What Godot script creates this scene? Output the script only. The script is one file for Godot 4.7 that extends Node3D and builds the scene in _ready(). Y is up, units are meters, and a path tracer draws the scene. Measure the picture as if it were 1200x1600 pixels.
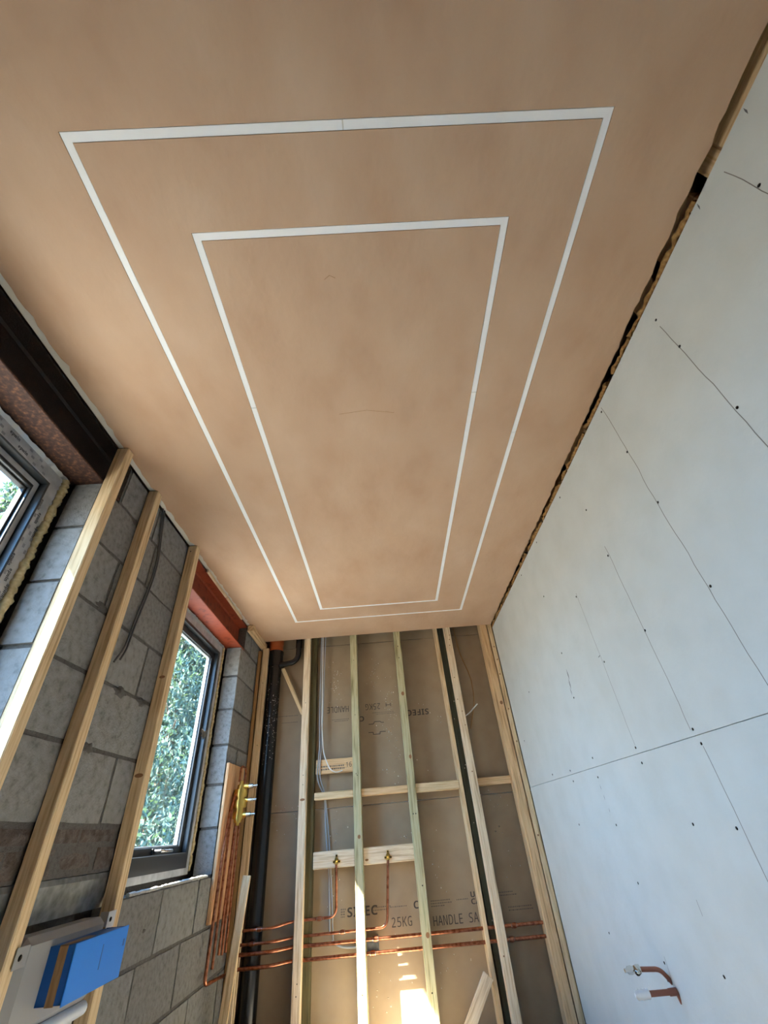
extends Node3D

# ---------------------------------------------------------------- helpers
var names := {}
var rng := RandomNumberGenerator.new()
var lump := FastNoiseLite.new()
var M := {}

func numbered(called: String) -> String:
	if not names.has(called):
		names[called] = 0
		return called
	names[called] += 1
	return "%s_%03d" % [called, names[called]]

func tag(o: Node, label: String, category: String, group := "", kind := "") -> Node:
	o.set_meta("label", label)
	o.set_meta("category", category)
	if group != "":
		o.set_meta("group", group)
	if kind != "":
		o.set_meta("kind", kind)
	return o

func thing(called: String, label: String, category: String, at := Vector3.ZERO, group := "", kind := "") -> Node3D:
	var o := Node3D.new()
	o.name = numbered(called)
	add_child(o)
	o.position = at
	tag(o, label, category, group, kind)
	return o

func structure(called: String, label: String, category: String) -> Node3D:
	var o := Node3D.new()
	o.name = called
	add_child(o)
	o.set_meta("kind", "structure")
	o.set_meta("label", label)
	o.set_meta("category", category)
	return o

func mb() -> SurfaceTool:
	var st := SurfaceTool.new()
	st.begin(Mesh.PRIMITIVE_TRIANGLES)
	return st

func build(st: SurfaceTool, called: String, mat: Material, parent: Node = null) -> MeshInstance3D:
	var o := MeshInstance3D.new()
	o.mesh = st.commit()
	o.material_override = mat
	if parent == null:
		o.name = numbered(called)
		add_child(o)
	else:
		o.name = called
		parent.add_child(o, true)
	return o

func tri(st: SurfaceTool, p: Array, n: Array, uv: Array) -> void:
	var g: Vector3 = (p[1] - p[0]).cross(p[2] - p[0])
	var order := [0, 1, 2]
	if g.dot(n[0] + n[1] + n[2]) > 0.0:
		order = [0, 2, 1]
	for i in order:
		st.set_normal(n[i])
		st.set_uv(uv[i])
		st.add_vertex(p[i])

func quad(st: SurfaceTool, a: Vector3, b: Vector3, c: Vector3, d: Vector3, n: Vector3, uv: Array = []) -> void:
	var u := uv
	if u.is_empty():
		u = [Vector2(0, 0), Vector2(1, 0), Vector2(1, 1), Vector2(0, 1)]
	tri(st, [a, b, c], [n, n, n], [u[0], u[1], u[2]])
	tri(st, [a, c, d], [n, n, n], [u[0], u[2], u[3]])

# a box with chamfered edges; uv runs in metres, v along the longest side
func cbox(st: SurfaceTool, c: Vector3, s: Vector3, b := 0.003, bas := Basis(), uvo := Vector2.ZERO) -> void:
	var h := s * 0.5
	var bb: float = min(b, min(h.x, min(h.y, h.z)) * 0.9)
	var l := 0
	if s.y > s[l]:
		l = 1
	if s.z > s[l]:
		l = 2
	var o1 := (l + 1) % 3
	var o2 := (l + 2) % 3
	var v := {}
	for k in 8:
		var sg := Vector3(1 if k & 1 else -1, 1 if k & 2 else -1, 1 if k & 4 else -1)
		for a in 3:
			var q := Vector3.ZERO
			for i in 3:
				q[i] = sg[i] * (h[i] if i == a else h[i] - bb)
			v[k * 3 + a] = [c + bas * q, Vector2(q[o1] + q[o2], q[l]) + uvo]
	var bit := [1, 2, 4]
	for a in 3:
		var e1: int = bit[(a + 1) % 3]
		var e2: int = bit[(a + 2) % 3]
		for sg in 2:
			var k0: int = bit[a] * sg
			var n := Vector3.ZERO
			n[a] = 1.0 if sg == 1 else -1.0
			n = bas * n
			var q := [v[k0 * 3 + a], v[(k0 + e1) * 3 + a], v[(k0 + e1 + e2) * 3 + a], v[(k0 + e2) * 3 + a]]
			quad(st, q[0][0], q[1][0], q[2][0], q[3][0], n, [q[0][1], q[1][1], q[2][1], q[3][1]])
	if bb <= 0.0:
		return
	for t in 3:
		var a := (t + 1) % 3
		var d := (t + 2) % 3
		for sa in 2:
			for sd in 2:
				var k0: int = bit[a] * sa + bit[d] * sd
				var k1: int = k0 + bit[t]
				var n := Vector3.ZERO
				n[a] = 1.0 if sa == 1 else -1.0
				n[d] = 1.0 if sd == 1 else -1.0
				n = bas * n.normalized()
				var q := [v[k0 * 3 + a], v[k0 * 3 + d], v[k1 * 3 + d], v[k1 * 3 + a]]
				quad(st, q[0][0], q[1][0], q[2][0], q[3][0], n, [q[0][1], q[1][1], q[2][1], q[3][1]])
	for k in 8:
		var n := bas * Vector3(1 if k & 1 else -1, 1 if k & 2 else -1, 1 if k & 4 else -1).normalized()
		tri(st, [v[k * 3][0], v[k * 3 + 1][0], v[k * 3 + 2][0]], [n, n, n], [v[k * 3][1], v[k * 3 + 1][1], v[k * 3 + 2][1]])

func box2(st: SurfaceTool, lo: Vector3, hi: Vector3, b := 0.003, uvo := Vector2.ZERO) -> void:
	cbox(st, (lo + hi) * 0.5, (hi - lo).abs(), b, Basis(), uvo)

func slab(called: String, lo: Vector3, hi: Vector3, mat: Material, parent: Node, b := 0.002) -> MeshInstance3D:
	var st := mb()
	box2(st, lo, hi, b)
	return build(st, called, mat, parent)

# a round tube through points; radii per point or one radius
func tube(st: SurfaceTool, pts: Array, r: Variant, n := 12, caps := true, wob := 0.0) -> void:
	var rings := []
	var up := Vector3(0.137, 0.31, 0.94).normalized()
	var run := 0.0
	var t0: Vector3 = (pts[1] - pts[0]).normalized()
	var u := t0.cross(up).normalized()
	for i in pts.size():
		var t: Vector3
		if i == 0:
			t = t0
		elif i == pts.size() - 1:
			t = (pts[i] - pts[i - 1]).normalized()
		else:
			t = ((pts[i + 1] - pts[i]).normalized() + (pts[i] - pts[i - 1]).normalized()).normalized()
		u = (u - t * u.dot(t)).normalized()
		var w := t.cross(u)
		if i > 0:
			run += (pts[i] - pts[i - 1]).length()
		var rad: float = r[i] if r is Array else r
		var ring := []
		for k in n + 1:
			var a := TAU * k / n
			var dir := u * cos(a) + w * sin(a)
			var rr := rad
			if wob > 0.0:
				rr += wob * lump.get_noise_3dv((pts[i] + dir * rad) * 900.0)
			ring.append([pts[i] + dir * rr, dir, Vector2(float(k) / n, run)])
		rings.append(ring)
	for i in rings.size() - 1:
		for k in n:
			var a: Array = rings[i][k]
			var b: Array = rings[i][k + 1]
			var c: Array = rings[i + 1][k + 1]
			var d: Array = rings[i + 1][k]
			tri(st, [a[0], b[0], c[0]], [a[1], b[1], c[1]], [a[2], b[2], c[2]])
			tri(st, [a[0], c[0], d[0]], [a[1], c[1], d[1]], [a[2], c[2], d[2]])
	if caps:
		for e in [0, rings.size() - 1]:
			var ring: Array = rings[e]
			var m: Vector3 = pts[e]
			var nn: Vector3 = (pts[0] - pts[1]).normalized() if e == 0 else (pts[e] - pts[e - 1]).normalized()
			for k in n:
				tri(st, [m, ring[k][0], ring[k + 1][0]], [nn, nn, nn], [Vector2.ZERO, ring[k][2], ring[k + 1][2]])

# rounds the corners of a polyline
func bent(pts: Array, r: float, n := 6) -> Array:
	var out := [pts[0]]
	for i in range(1, pts.size() - 1):
		var p: Vector3 = pts[i]
		var a: Vector3 = (pts[i - 1] - p)
		var b: Vector3 = (pts[i + 1] - p)
		var d: float = min(r, min(a.length(), b.length()) * 0.49)
		a = p + a.normalized() * d
		b = p + b.normalized() * d
		for k in n + 1:
			var t := float(k) / n
			out.append(a.lerp(p, t).lerp(p.lerp(b, t), t))
	out.append(pts[-1])
	return out

# turned shape: [distance along, radius] pairs from "at" in direction "dir"
func lathe(st: SurfaceTool, at: Vector3, dir: Vector3, prof: Array, n := 18) -> void:
	var pts := []
	var rad := []
	for q in prof:
		pts.append(at + dir * (q[0] + 0.00001 * pts.size()))
		rad.append(q[1])
	tube(st, pts, rad, n, true)

# extrudes a polygon given in (x, z) between two heights
func prism(st: SurfaceTool, poly: PackedVector2Array, y0: float, y1: float) -> void:
	var ix := Geometry2D.triangulate_polygon(poly)
	for i in range(0, ix.size(), 3):
		for s in 2:
			var y: float = y0 if s == 0 else y1
			var n := Vector3.DOWN if s == 0 else Vector3.UP
			var p := []
			var uv := []
			for k in 3:
				var q: Vector2 = poly[ix[i + k]]
				p.append(Vector3(q.x, y, q.y))
				uv.append(q)
			tri(st, p, [n, n, n], uv)
	var cw := Geometry2D.is_polygon_clockwise(poly)
	for i in poly.size():
		var a := poly[i]
		var b := poly[(i + 1) % poly.size()]
		var d := b - a
		var n := Vector3(d.y, 0, -d.x).normalized()
		if cw:
			n = -n
		quad(st, Vector3(a.x, y0, a.y), Vector3(b.x, y0, b.y), Vector3(b.x, y1, b.y), Vector3(a.x, y1, a.y), n)

# extrudes a closed (x, y) outline along z
func profile_z(st: SurfaceTool, poly: PackedVector2Array, z0: float, z1: float) -> void:
	var ix := Geometry2D.triangulate_polygon(poly)
	for i in range(0, ix.size(), 3):
		for s in 2:
			var z: float = z0 if s == 0 else z1
			var n := Vector3(0, 0, sign(z - (z0 + z1) * 0.5))
			var p := []
			var uv := []
			for k in 3:
				var q: Vector2 = poly[ix[i + k]]
				p.append(Vector3(q.x, q.y, z))
				uv.append(q)
			tri(st, p, [n, n, n], uv)
	var cw := Geometry2D.is_polygon_clockwise(poly)
	for i in poly.size():
		var a := poly[i]
		var b := poly[(i + 1) % poly.size()]
		var d := b - a
		var n := Vector3(d.y, -d.x, 0).normalized()
		if cw:
			n = -n
		quad(st, Vector3(a.x, a.y, z0), Vector3(b.x, b.y, z0), Vector3(b.x, b.y, z1), Vector3(a.x, a.y, z1), n)

func noise(freq: float, octaves := 4, type := FastNoiseLite.TYPE_SIMPLEX_SMOOTH, s := 1) -> FastNoiseLite:
	var f := FastNoiseLite.new()
	f.noise_type = type
	f.frequency = freq
	f.fractal_octaves = octaves
	f.seed = s
	return f

func noise_tex(f: FastNoiseLite, stops: Array, size := 512, as_normal := false, bump := 4.0) -> NoiseTexture2D:
	var t := NoiseTexture2D.new()
	t.width = size
	t.height = size
	t.seamless = true
	t.noise = f
	if as_normal:
		t.as_normal_map = true
		t.bump_strength = bump
	elif not stops.is_empty():
		var g := Gradient.new()
		g.offsets = PackedFloat32Array(stops.map(func(x): return x[0]))
		g.colors = PackedColorArray(stops.map(func(x): return x[1]))
		t.color_ramp = g
	return t

func c8(r: float, g: float, b: float) -> Color:
	return Color(r / 255.0, g / 255.0, b / 255.0)

func mat(color: Color, rough := 0.8, metal := 0.0, tex: Texture2D = null, scale := Vector3.ONE, nrm: Texture2D = null, depth := 1.0) -> StandardMaterial3D:
	var m := StandardMaterial3D.new()
	m.albedo_color = color
	m.roughness = rough
	m.metallic = metal
	if tex != null or nrm != null:
		m.uv1_triplanar = true
		m.uv1_world_triplanar = true
		m.uv1_scale = scale
	if tex != null:
		m.albedo_texture = tex
	if nrm != null:
		m.normal_enabled = true
		m.normal_texture = nrm
		m.normal_scale = depth
	return m

func wood_mat(tint: Color, tex: Texture2D, nrm: Texture2D, rough := 0.75) -> StandardMaterial3D:
	var m := StandardMaterial3D.new()
	m.albedo_color = tint
	m.albedo_texture = tex
	m.roughness = rough
	m.uv1_scale = Vector3(1.0 / 0.16, 1.0 / 3.0, 1)
	m.normal_enabled = true
	m.normal_texture = nrm
	m.normal_scale = 0.35
	return m

# a length of sawn timber between two ends; w across, d deep (towards "face")
func timber(called: String, label: String, category: String, m: Material, a: Vector3, b: Vector3, w: float, d: float, face := Vector3(0, 0, 1), group := "", top: Node = null) -> MeshInstance3D:
	var st := mb()
	var y := (b - a).normalized()
	var z := (face - y * face.dot(y)).normalized()
	var x := y.cross(z)
	cbox(st, Vector3.ZERO, Vector3(w, (b - a).length(), d), 0.003, Basis(), Vector2(rng.randf() * 3.0, rng.randf() * 3.0))
	var o := build(st, called, m, top)
	o.transform = Transform3D(Basis(x, y, z), (a + b) * 0.5)
	if top == null:
		tag(o, label, category, group, "thing")
	return o

# small countersunk screw heads and knots set in a timber (in the timber's own axes)
func screws(o: Node3D, list: Array, r := 0.004) -> void:
	for p in list:
		var st := mb()
		lathe(st, p[0], p[1], [[-0.002, r], [0.0004, r], [0.0006, r * 0.6], [0.0003, r * 0.3]], 8)
		build(st, "screw", M.screw, o)

func knot(o: Node3D, at: Vector3, n: Vector3, rx: float, ry: float, m: Material = null) -> void:
	var st := mb()
	var side := Vector3.UP.cross(n).normalized()
	for k in 12:
		var a := TAU * k / 12
		var b := TAU * (k + 1) / 12
		var p := at + n * 0.0004
		var pa := at + side * cos(a) * rx + Vector3.UP * sin(a) * ry
		var pb := at + side * cos(b) * rx + Vector3.UP * sin(b) * ry
		tri(st, [p, pa, pb], [n, n, n], [Vector2(0, 0), Vector2(1, 0), Vector2(0, 1)])
	build(st, "knot", M.knot if m == null else m, o)

func words(text: String, called: String, m: Material, parent: Node, at: Vector3, cap: float, bas: Basis, bold := false, squeeze := 1.0, left := true) -> MeshInstance3D:
	var f := SystemFont.new()
	f.font_names = PackedStringArray(["Droid Sans Mono" if not bold else "Droid Sans"])
	if bold:
		f.font_weight = 700
	var t := TextMesh.new()
	t.font = f
	t.text = text
	t.font_size = 32
	t.pixel_size = cap / (32.0 * 0.714)
	t.depth = 0.0006
	t.curve_step = 2.0
	t.horizontal_alignment = HORIZONTAL_ALIGNMENT_LEFT if left else HORIZONTAL_ALIGNMENT_CENTER
	t.vertical_alignment = VERTICAL_ALIGNMENT_CENTER
	var o := MeshInstance3D.new()
	o.mesh = t
	o.material_override = m
	o.name = called
	parent.add_child(o, true)
	o.transform = Transform3D(bas.scaled_local(Vector3(squeeze, 1, 1)), at)
	return o

func _ready() -> void:
	rng.seed = 7
	lump.seed = 5
	lump.frequency = 0.02
	# ------------------------------------------------------------ camera, sky, sun, exposure
	var cam := Camera3D.new()
	cam.name = "camera"
	cam.fov = 100.994
	cam.near = 0.02
	cam.far = 400.0
	add_child(cam)
	cam.transform = Transform3D(Basis(Vector3(0.99710756, -0.07300403, -0.02114056), Vector3(0.07101688, 0.79582949, 0.60134185), Vector3(-0.0270761, -0.60110384, 0.79871212)).orthonormalized(), Vector3(0, 1.0, 0))
	cam.current = true
	var env := Environment.new()
	env.background_mode = Environment.BG_SKY
	var sky := Sky.new()
	var skm := ProceduralSkyMaterial.new()
	skm.sky_top_color = c8(106, 172, 240)
	skm.sky_horizon_color = c8(174, 217, 250)
	skm.sky_curve = 0.2
	skm.ground_bottom_color = c8(120, 118, 105)
	skm.ground_horizon_color = c8(190, 195, 195)
	skm.sky_energy_multiplier = 1.0
	skm.sun_angle_max = 1.0
	sky.sky_material = skm
	env.sky = sky
	env.ambient_light_source = Environment.AMBIENT_SOURCE_SKY
	env.background_energy_multiplier = 12.0
	env.tonemap_mode = Environment.TONE_MAPPER_LINEAR
	env.tonemap_exposure = 1.5
	env.sdfgi_enabled = true
	env.ssao_enabled = true
	env.ssil_enabled = true
	var we := WorldEnvironment.new()
	we.name = "world_environment"
	we.environment = env
	add_child(we)
	var sun := DirectionalLight3D.new()
	sun.name = "sun"
	sun.light_color = c8(255, 248, 230)
	sun.light_energy = 18.0
	sun.light_angular_distance = 0.6
	sun.shadow_enabled = true
	add_child(sun)
	sun.look_at_from_position(Vector3.ZERO, Vector3(1.0, -1.36, -0.66), Vector3.UP)

	materials()
	room_shell()
	left_wall()
	right_wall()
	back_wall()
	windows()
	outside()
	beams()
	ceiling_strips()
	left_timbers()
	back_timbers()
	plumbing()
	cables()
	cistern()

# ---------------------------------------------------------------- materials
func materials() -> void:
	var grain := noise_tex(noise(0.012, 5, FastNoiseLite.TYPE_SIMPLEX_SMOOTH, 3), [[0.0, c8(176, 150, 122)], [0.35, c8(232, 214, 190)], [0.6, c8(250, 238, 220)], [1.0, c8(214, 184, 150)]], 512)
	var grain_n := noise_tex(noise(0.03, 4, FastNoiseLite.TYPE_SIMPLEX, 4), [], 512, true, 5.0)
	M.pine = wood_mat(c8(234, 217, 186), grain, grain_n)
	M.pine_pale = wood_mat(c8(242, 231, 212), grain, grain_n)
	M.pine_warm = wood_mat(c8(232, 205, 168), grain, grain_n)
	M.pine_dull = wood_mat(c8(176, 142, 100), grain, grain_n)
	var tgrain := noise_tex(noise(0.012, 5, FastNoiseLite.TYPE_SIMPLEX_SMOOTH, 9), [[0.0, c8(128, 118, 86)], [0.4, c8(208, 200, 168)], [0.62, c8(224, 218, 192)], [1.0, c8(160, 164, 128)]], 512)
	M.treated = wood_mat(c8(226, 222, 202), tgrain, grain_n)
	M.olive = wood_mat(c8(104, 98, 72), tgrain, grain_n)
	M.slate = wood_mat(c8(78, 82, 74), tgrain, grain_n)
	M.board_wood = wood_mat(c8(228, 192, 158), grain, grain_n)
	M.knot = mat(c8(146, 100, 64), 0.7)
	M.screw = mat(c8(52, 48, 44), 0.45, 0.6)
	# plaster skim: mottled pinkish brown with trowel marks
	var sk := noise_tex(noise(0.006, 7, FastNoiseLite.TYPE_SIMPLEX_SMOOTH, 21), [[0.0, c8(193, 157, 127)], [0.4, c8(200, 166, 137)], [0.6, c8(202, 169, 140)], [1.0, c8(208, 177, 150)]], 1024)
	var skn := noise_tex(noise(0.03, 5, FastNoiseLite.TYPE_SIMPLEX, 22), [], 1024, true, 2.0)
	M.skim = mat(c8(255, 255, 255), 0.72, 0.0, sk, Vector3(0.55, 0.55, 0.33), skn, 0.22)
	M.paper = mat(c8(204, 207, 203), 0.85, 0.0, noise_tex(noise(0.01, 5, FastNoiseLite.TYPE_SIMPLEX_SMOOTH, 31), [[0.0, c8(246, 246, 245)], [0.5, c8(251, 251, 251)], [1.0, c8(255, 255, 255)]], 512), Vector3.ONE * 0.9, noise_tex(noise(0.05, 4, FastNoiseLite.TYPE_SIMPLEX, 32), [], 512, true, 1.5), 0.15)
	M.bare = mat(c8(226, 222, 212), 0.85)
	M.kraft = mat(c8(162, 141, 114), 0.62, 0.0, noise_tex(noise(0.012, 5, FastNoiseLite.TYPE_SIMPLEX_SMOOTH, 41), [[0.0, c8(238, 234, 230)], [0.5, c8(248, 246, 244)], [1.0, c8(255, 255, 252)]], 512), Vector3.ONE * 0.9)
	# aircrete and dense blocks
	var bt := noise_tex(noise(0.016, 6, FastNoiseLite.TYPE_SIMPLEX_SMOOTH, 51), [[0.0, c8(176, 174, 170)], [0.35, c8(228, 226, 223)], [0.6, c8(238, 237, 235)], [1.0, c8(255, 255, 255)]], 1024)
	var bn := noise_tex(noise(0.05, 5, FastNoiseLite.TYPE_SIMPLEX, 52), [], 1024, true, 6.0)
	M.block = mat(c8(142, 142, 141), 0.95, 0.0, bt, Vector3.ONE * 1.6, bn, 0.5)
	M.block_worn = mat(c8(136, 135, 133), 0.95, 0.0, bt, Vector3.ONE * 2.1, bn, 0.6)
	M.block_smooth = mat(c8(148, 148, 146), 0.95, 0.0, bt, Vector3.ONE * 1.3, bn, 0.4)
	M.brick_old = mat(c8(116, 110, 106), 0.95, 0.0, noise_tex(noise(0.02, 5, FastNoiseLite.TYPE_SIMPLEX_SMOOTH, 55), [[0.0, c8(140, 126, 118)], [0.45, c8(196, 184, 176)], [0.65, c8(236, 230, 224)], [1.0, c8(190, 160, 148)]], 512), Vector3.ONE * 1.6, bn, 0.8)
	M.mortar = mat(c8(104, 101, 98), 0.97, 0.0, bt, Vector3.ONE * 3.0, bn, 0.9)
	M.mortar_pale = mat(c8(206, 206, 204), 0.95, 0.0, bt, Vector3.ONE * 3.0, bn, 0.8)
	M.screed = mat(c8(196, 191, 182), 0.9, 0.0, bt, Vector3.ONE * 0.7)
	M.core_board = mat(c8(150, 132, 108), 0.95)
	# steel
	var rust := noise_tex(noise(0.02, 6, FastNoiseLite.TYPE_SIMPLEX_SMOOTH, 61), [[0.0, c8(66, 46, 40)], [0.45, c8(92, 66, 54)], [0.62, c8(106, 76, 60)], [0.85, c8(150, 108, 76)], [1.0, c8(176, 134, 92)]], 512)
	M.rust = mat(c8(190, 176, 172), 0.75, 0.1, rust, Vector3.ONE * 5.0, bn, 0.3)
	M.rust_shaded = mat(c8(74, 50, 46), 0.7, 0.1, rust, Vector3.ONE * 2.0, bn, 0.3)  # rust tinted dark: the shade of the beam's recess put into the colour
	M.oxide = mat(c8(150, 68, 42), 0.55, 0.0, noise_tex(noise(0.014, 5, FastNoiseLite.TYPE_SIMPLEX_SMOOTH, 62), [[0.0, c8(170, 150, 140)], [0.4, c8(240, 226, 215)], [1.0, c8(255, 255, 250)]], 512), Vector3.ONE * 2.0)
	M.galv = mat(c8(170, 174, 176), 0.5, 0.55, noise_tex(noise(0.02, 4, FastNoiseLite.TYPE_CELLULAR, 63), [[0.0, c8(150, 152, 152)], [1.0, c8(240, 242, 242)]], 512), Vector3.ONE * 2.5)
	# windows
	M.anthracite = mat(c8(42, 45, 48), 0.38)
	M.gasket = mat(c8(20, 21, 22), 0.55)
	M.film = mat(c8(186, 188, 190), 0.42, 0.0, noise_tex(noise(0.02, 3, FastNoiseLite.TYPE_SIMPLEX, 71), [[0.0, c8(205, 205, 205)], [1.0, c8(255, 255, 255)]], 256), Vector3.ONE * 2.0)
	M.film_ink = mat(c8(50, 52, 56), 0.5)
	M.film_bar = mat(c8(128, 130, 134), 0.5)
	M.membrane = mat(c8(176, 180, 182), 0.3, 0.6)
	M.chrome = mat(c8(214, 214, 210), 0.16, 1.0)
	var gl := StandardMaterial3D.new()
	gl.albedo_color = Color(0.92, 0.97, 0.97, 0.06)
	gl.transparency = BaseMaterial3D.TRANSPARENCY_ALPHA
	gl.roughness = 0.02
	gl.metallic_specular = 0.6
	M.glass = gl
	M.foam = mat(c8(224, 210, 176), 0.8, 0.0, noise_tex(noise(0.03, 4, FastNoiseLite.TYPE_SIMPLEX_SMOOTH, 72), [[0.0, c8(190, 176, 140)], [1.0, c8(255, 252, 240)]], 256), Vector3.ONE * 6.0)
	M.foam_old = mat(c8(206, 170, 116), 0.85, 0.0, noise_tex(noise(0.03, 4, FastNoiseLite.TYPE_SIMPLEX_SMOOTH, 73), [[0.0, c8(120, 92, 60)], [1.0, c8(255, 244, 220)]], 256), Vector3.ONE * 6.0)
	# plumbing
	M.copper_dull = mat(c8(150, 98, 82), 0.5, 0.5)
	M.copper = mat(c8(200, 136, 106), 0.28, 1.0, noise_tex(noise(0.03, 4, FastNoiseLite.TYPE_SIMPLEX_SMOOTH, 81), [[0.0, c8(150, 120, 106)], [0.5, c8(236, 226, 220)], [1.0, c8(255, 255, 255)]], 256), Vector3.ONE * 4.0)
	M.brass = mat(c8(224, 184, 96), 0.34, 1.0)
	M.solder = mat(c8(206, 204, 200), 0.25, 1.0)
	M.ptfe = mat(c8(240, 240, 238), 0.6)
	M.soil = mat(c8(22, 22, 24), 0.26)
	M.clay = mat(c8(186, 92, 44), 0.55)
	M.grey_cable = mat(c8(168, 170, 174), 0.5)
	M.dark_cable = mat(c8(78, 78, 80), 0.5)
	M.white_cable = mat(c8(232, 232, 228), 0.5)
	M.cistern_grey = mat(c8(152, 152, 151), 0.55)
	M.cistern_white = mat(c8(214, 216, 220), 0.5)
	M.blue = mat(c8(0, 122, 222), 0.6)
	M.blue_deep = mat(c8(0, 84, 164), 0.5)
	M.tape = mat(c8(170, 136, 96), 0.45, 0.0, noise_tex(noise(0.03, 3, FastNoiseLite.TYPE_SIMPLEX, 82), [[0.0, c8(200, 190, 180)], [1.0, c8(255, 255, 255)]], 256), Vector3(6, 1, 6))
	M.strip = mat(c8(250, 250, 250), 0.55)
	M.ink = mat(c8(74, 66, 60), 0.8)
	M.ink_pale = mat(c8(112, 100, 88), 0.8)
	M.pencil = mat(c8(128, 124, 118), 0.9)
	M.scuff = mat(c8(98, 98, 98), 0.9)
	M.splash = mat(c8(226, 214, 198), 0.8)
	M.leaf = mat(c8(54, 76, 68), 0.85)
	M.leaf_pale = mat(c8(66, 88, 80), 0.85)
	for k in ["leaf", "leaf_pale"]:
		M[k].backlight_enabled = true
		M[k].backlight = c8(60, 80, 40)
		M[k].cull_mode = BaseMaterial3D.CULL_DISABLED
	M.bark = mat(c8(92, 78, 64), 0.9)
	M.gravel = mat(c8(160, 156, 146), 0.95, 0.0, noise_tex(noise(0.03, 4, FastNoiseLite.TYPE_SIMPLEX_SMOOTH, 91), [[0.0, c8(190, 188, 184)], [1.0, c8(255, 255, 252)]], 256), Vector3.ONE * 0.5)

# ---------------------------------------------------------------- the shell
func ragged(a: Vector2, b: Vector2, step: float, amp: float, s: float) -> Array:
	var out := []
	var n := int((b - a).length() / step)
	var side := (b - a).normalized().orthogonal()
	for k in n + 1:
		var p := a.lerp(b, float(k) / n)
		var d := lump.get_noise_2d(k * step * 900.0, s * 77.0) * amp + lump.get_noise_2d(k * step * 3600.0, s * 31.0) * amp * 0.5
		out.append(p + side * d)
	return out

func room_shell() -> void:
	var f := structure("floor", "pale concrete screed floor of the room", "floor")
	slab("screed", Vector3(-1.3, -0.12, -3.95), Vector3(1.2, 0.0, 2.75), M.screed, f)
	var c := structure("ceiling", "plastered ceiling with pinkish brown skim and two recessed light frames", "ceiling")
	slab("plasterboard", Vector3(-1.078, 2.4045, -3.638), Vector3(0.95, 2.417, 2.6), M.bare, c, 0.001)
	slab("added_light_cover", Vector3(-1.32, 2.56, -3.95), Vector3(1.2, 2.62, 2.75), M.core_board, c)  # unseen slab, added above the void to keep daylight out
	slab("rim_board", Vector3(-1.30, 2.42, -3.95), Vector3(-1.225, 2.56, 2.75), M.core_board, c)
	# the skim: three fields round the two grooves for the strips
	var ox0 := -0.692
	var ox1 := 0.677
	var oz0 := -0.245
	var oz1 := -3.272
	var w := 0.0224
	var st := mb()
	var left := ragged(Vector2(-1.054, 2.6), Vector2(-1.05, -3.638), 0.03, 0.012, 1.0)
	left.append(Vector2(ox0, oz1))
	left.append(Vector2(ox0, oz0))
	left.append(Vector2(ox0, 2.6))
	prism(st, PackedVector2Array(left), 2.4, 2.4044)
	var right := ragged(Vector2(0.968, 2.6), Vector2(0.98, -3.638), 0.022, 0.008, 2.0)
	right.append(Vector2(ox1, oz1))
	right.append(Vector2(ox1, oz0))
	right.append(Vector2(ox1, 2.6))
	prism(st, PackedVector2Array(right), 2.4, 2.4044)
	var last_l: Vector2 = left[left.size() - 4]
	var last_r: Vector2 = right[right.size() - 4]
	prism(st, PackedVector2Array([last_l, Vector2(ox0, oz1), Vector2(ox1, oz1), last_r]), 2.4, 2.4044)
	prism(st, PackedVector2Array([Vector2(ox0, 2.6), Vector2(ox1, 2.6), Vector2(ox1, oz0), Vector2(ox0, oz0)]), 2.4, 2.4044)
	build(st, "plaster_skim", M.skim, c)
	st = mb()
	var ix0 := -0.4605
	var ix1 := 0.4595
	var iz0 := -0.4725
	var iz1 := -3.062
	var a0 := ox0 + w
	var a1 := ox1 - w
	var b0 := oz0 - w
	var b1 := oz1 + w
	prism(st, PackedVector2Array([Vector2(a0, b0), Vector2(a1, b0), Vector2(ix1, iz0), Vector2(ix0, iz0)]), 2.4, 2.4044)
	prism(st, PackedVector2Array([Vector2(a0, b1), Vector2(a1, b1), Vector2(ix1, iz1), Vector2(ix0, iz1)]), 2.4, 2.4044)
	prism(st, PackedVector2Array([Vector2(a0, b0), Vector2(ix0, iz0), Vector2(ix0, iz1), Vector2(a0, b1)]), 2.4, 2.4044)
	prism(st, PackedVector2Array([Vector2(a1, b0), Vector2(ix1, iz0), Vector2(ix1, iz1), Vector2(a1, b1)]), 2.4, 2.4044)
	build(st, "plaster_skim", M.skim, c)
	st = mb()
	prism(st, PackedVector2Array([Vector2(ix0 + w, iz0 - w), Vector2(ix1 - w, iz0 - w), Vector2(ix1 - w, iz1 + w), Vector2(ix0 + w, iz1 + w)]), 2.4, 2.4044)
	build(st, "plaster_skim", M.skim, c)
	# hairline scratches in the skim
	for q in [[Vector2(-0.1, -0.62), Vector2(-0.065, -0.617)], [Vector2(-0.11, -1.16), Vector2(0.12, -1.17)]]:
		st = mb()
		tube(st, [Vector3(q[0].x, 2.4001, q[0].y), Vector3((q[0].x + q[1].x) * 0.5, 2.4001, q[0].y + 0.012), Vector3(q[1].x, 2.4001, q[1].y)], 0.0007, 5)
		build(st, "trowel_scratch", M.pine_dull, c)
	var wf := structure("wall_front", "brown paper board wall behind the viewer", "wall")
	slab("plasterboard", Vector3(-1.08, 0.0, 2.6), Vector3(0.99, 2.4, 2.6125), M.kraft, wf)
	slab("wall_core", Vector3(-1.3, 0.0, 2.6135), Vector3(1.2, 2.56, 2.75), M.core_board, wf)

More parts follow.
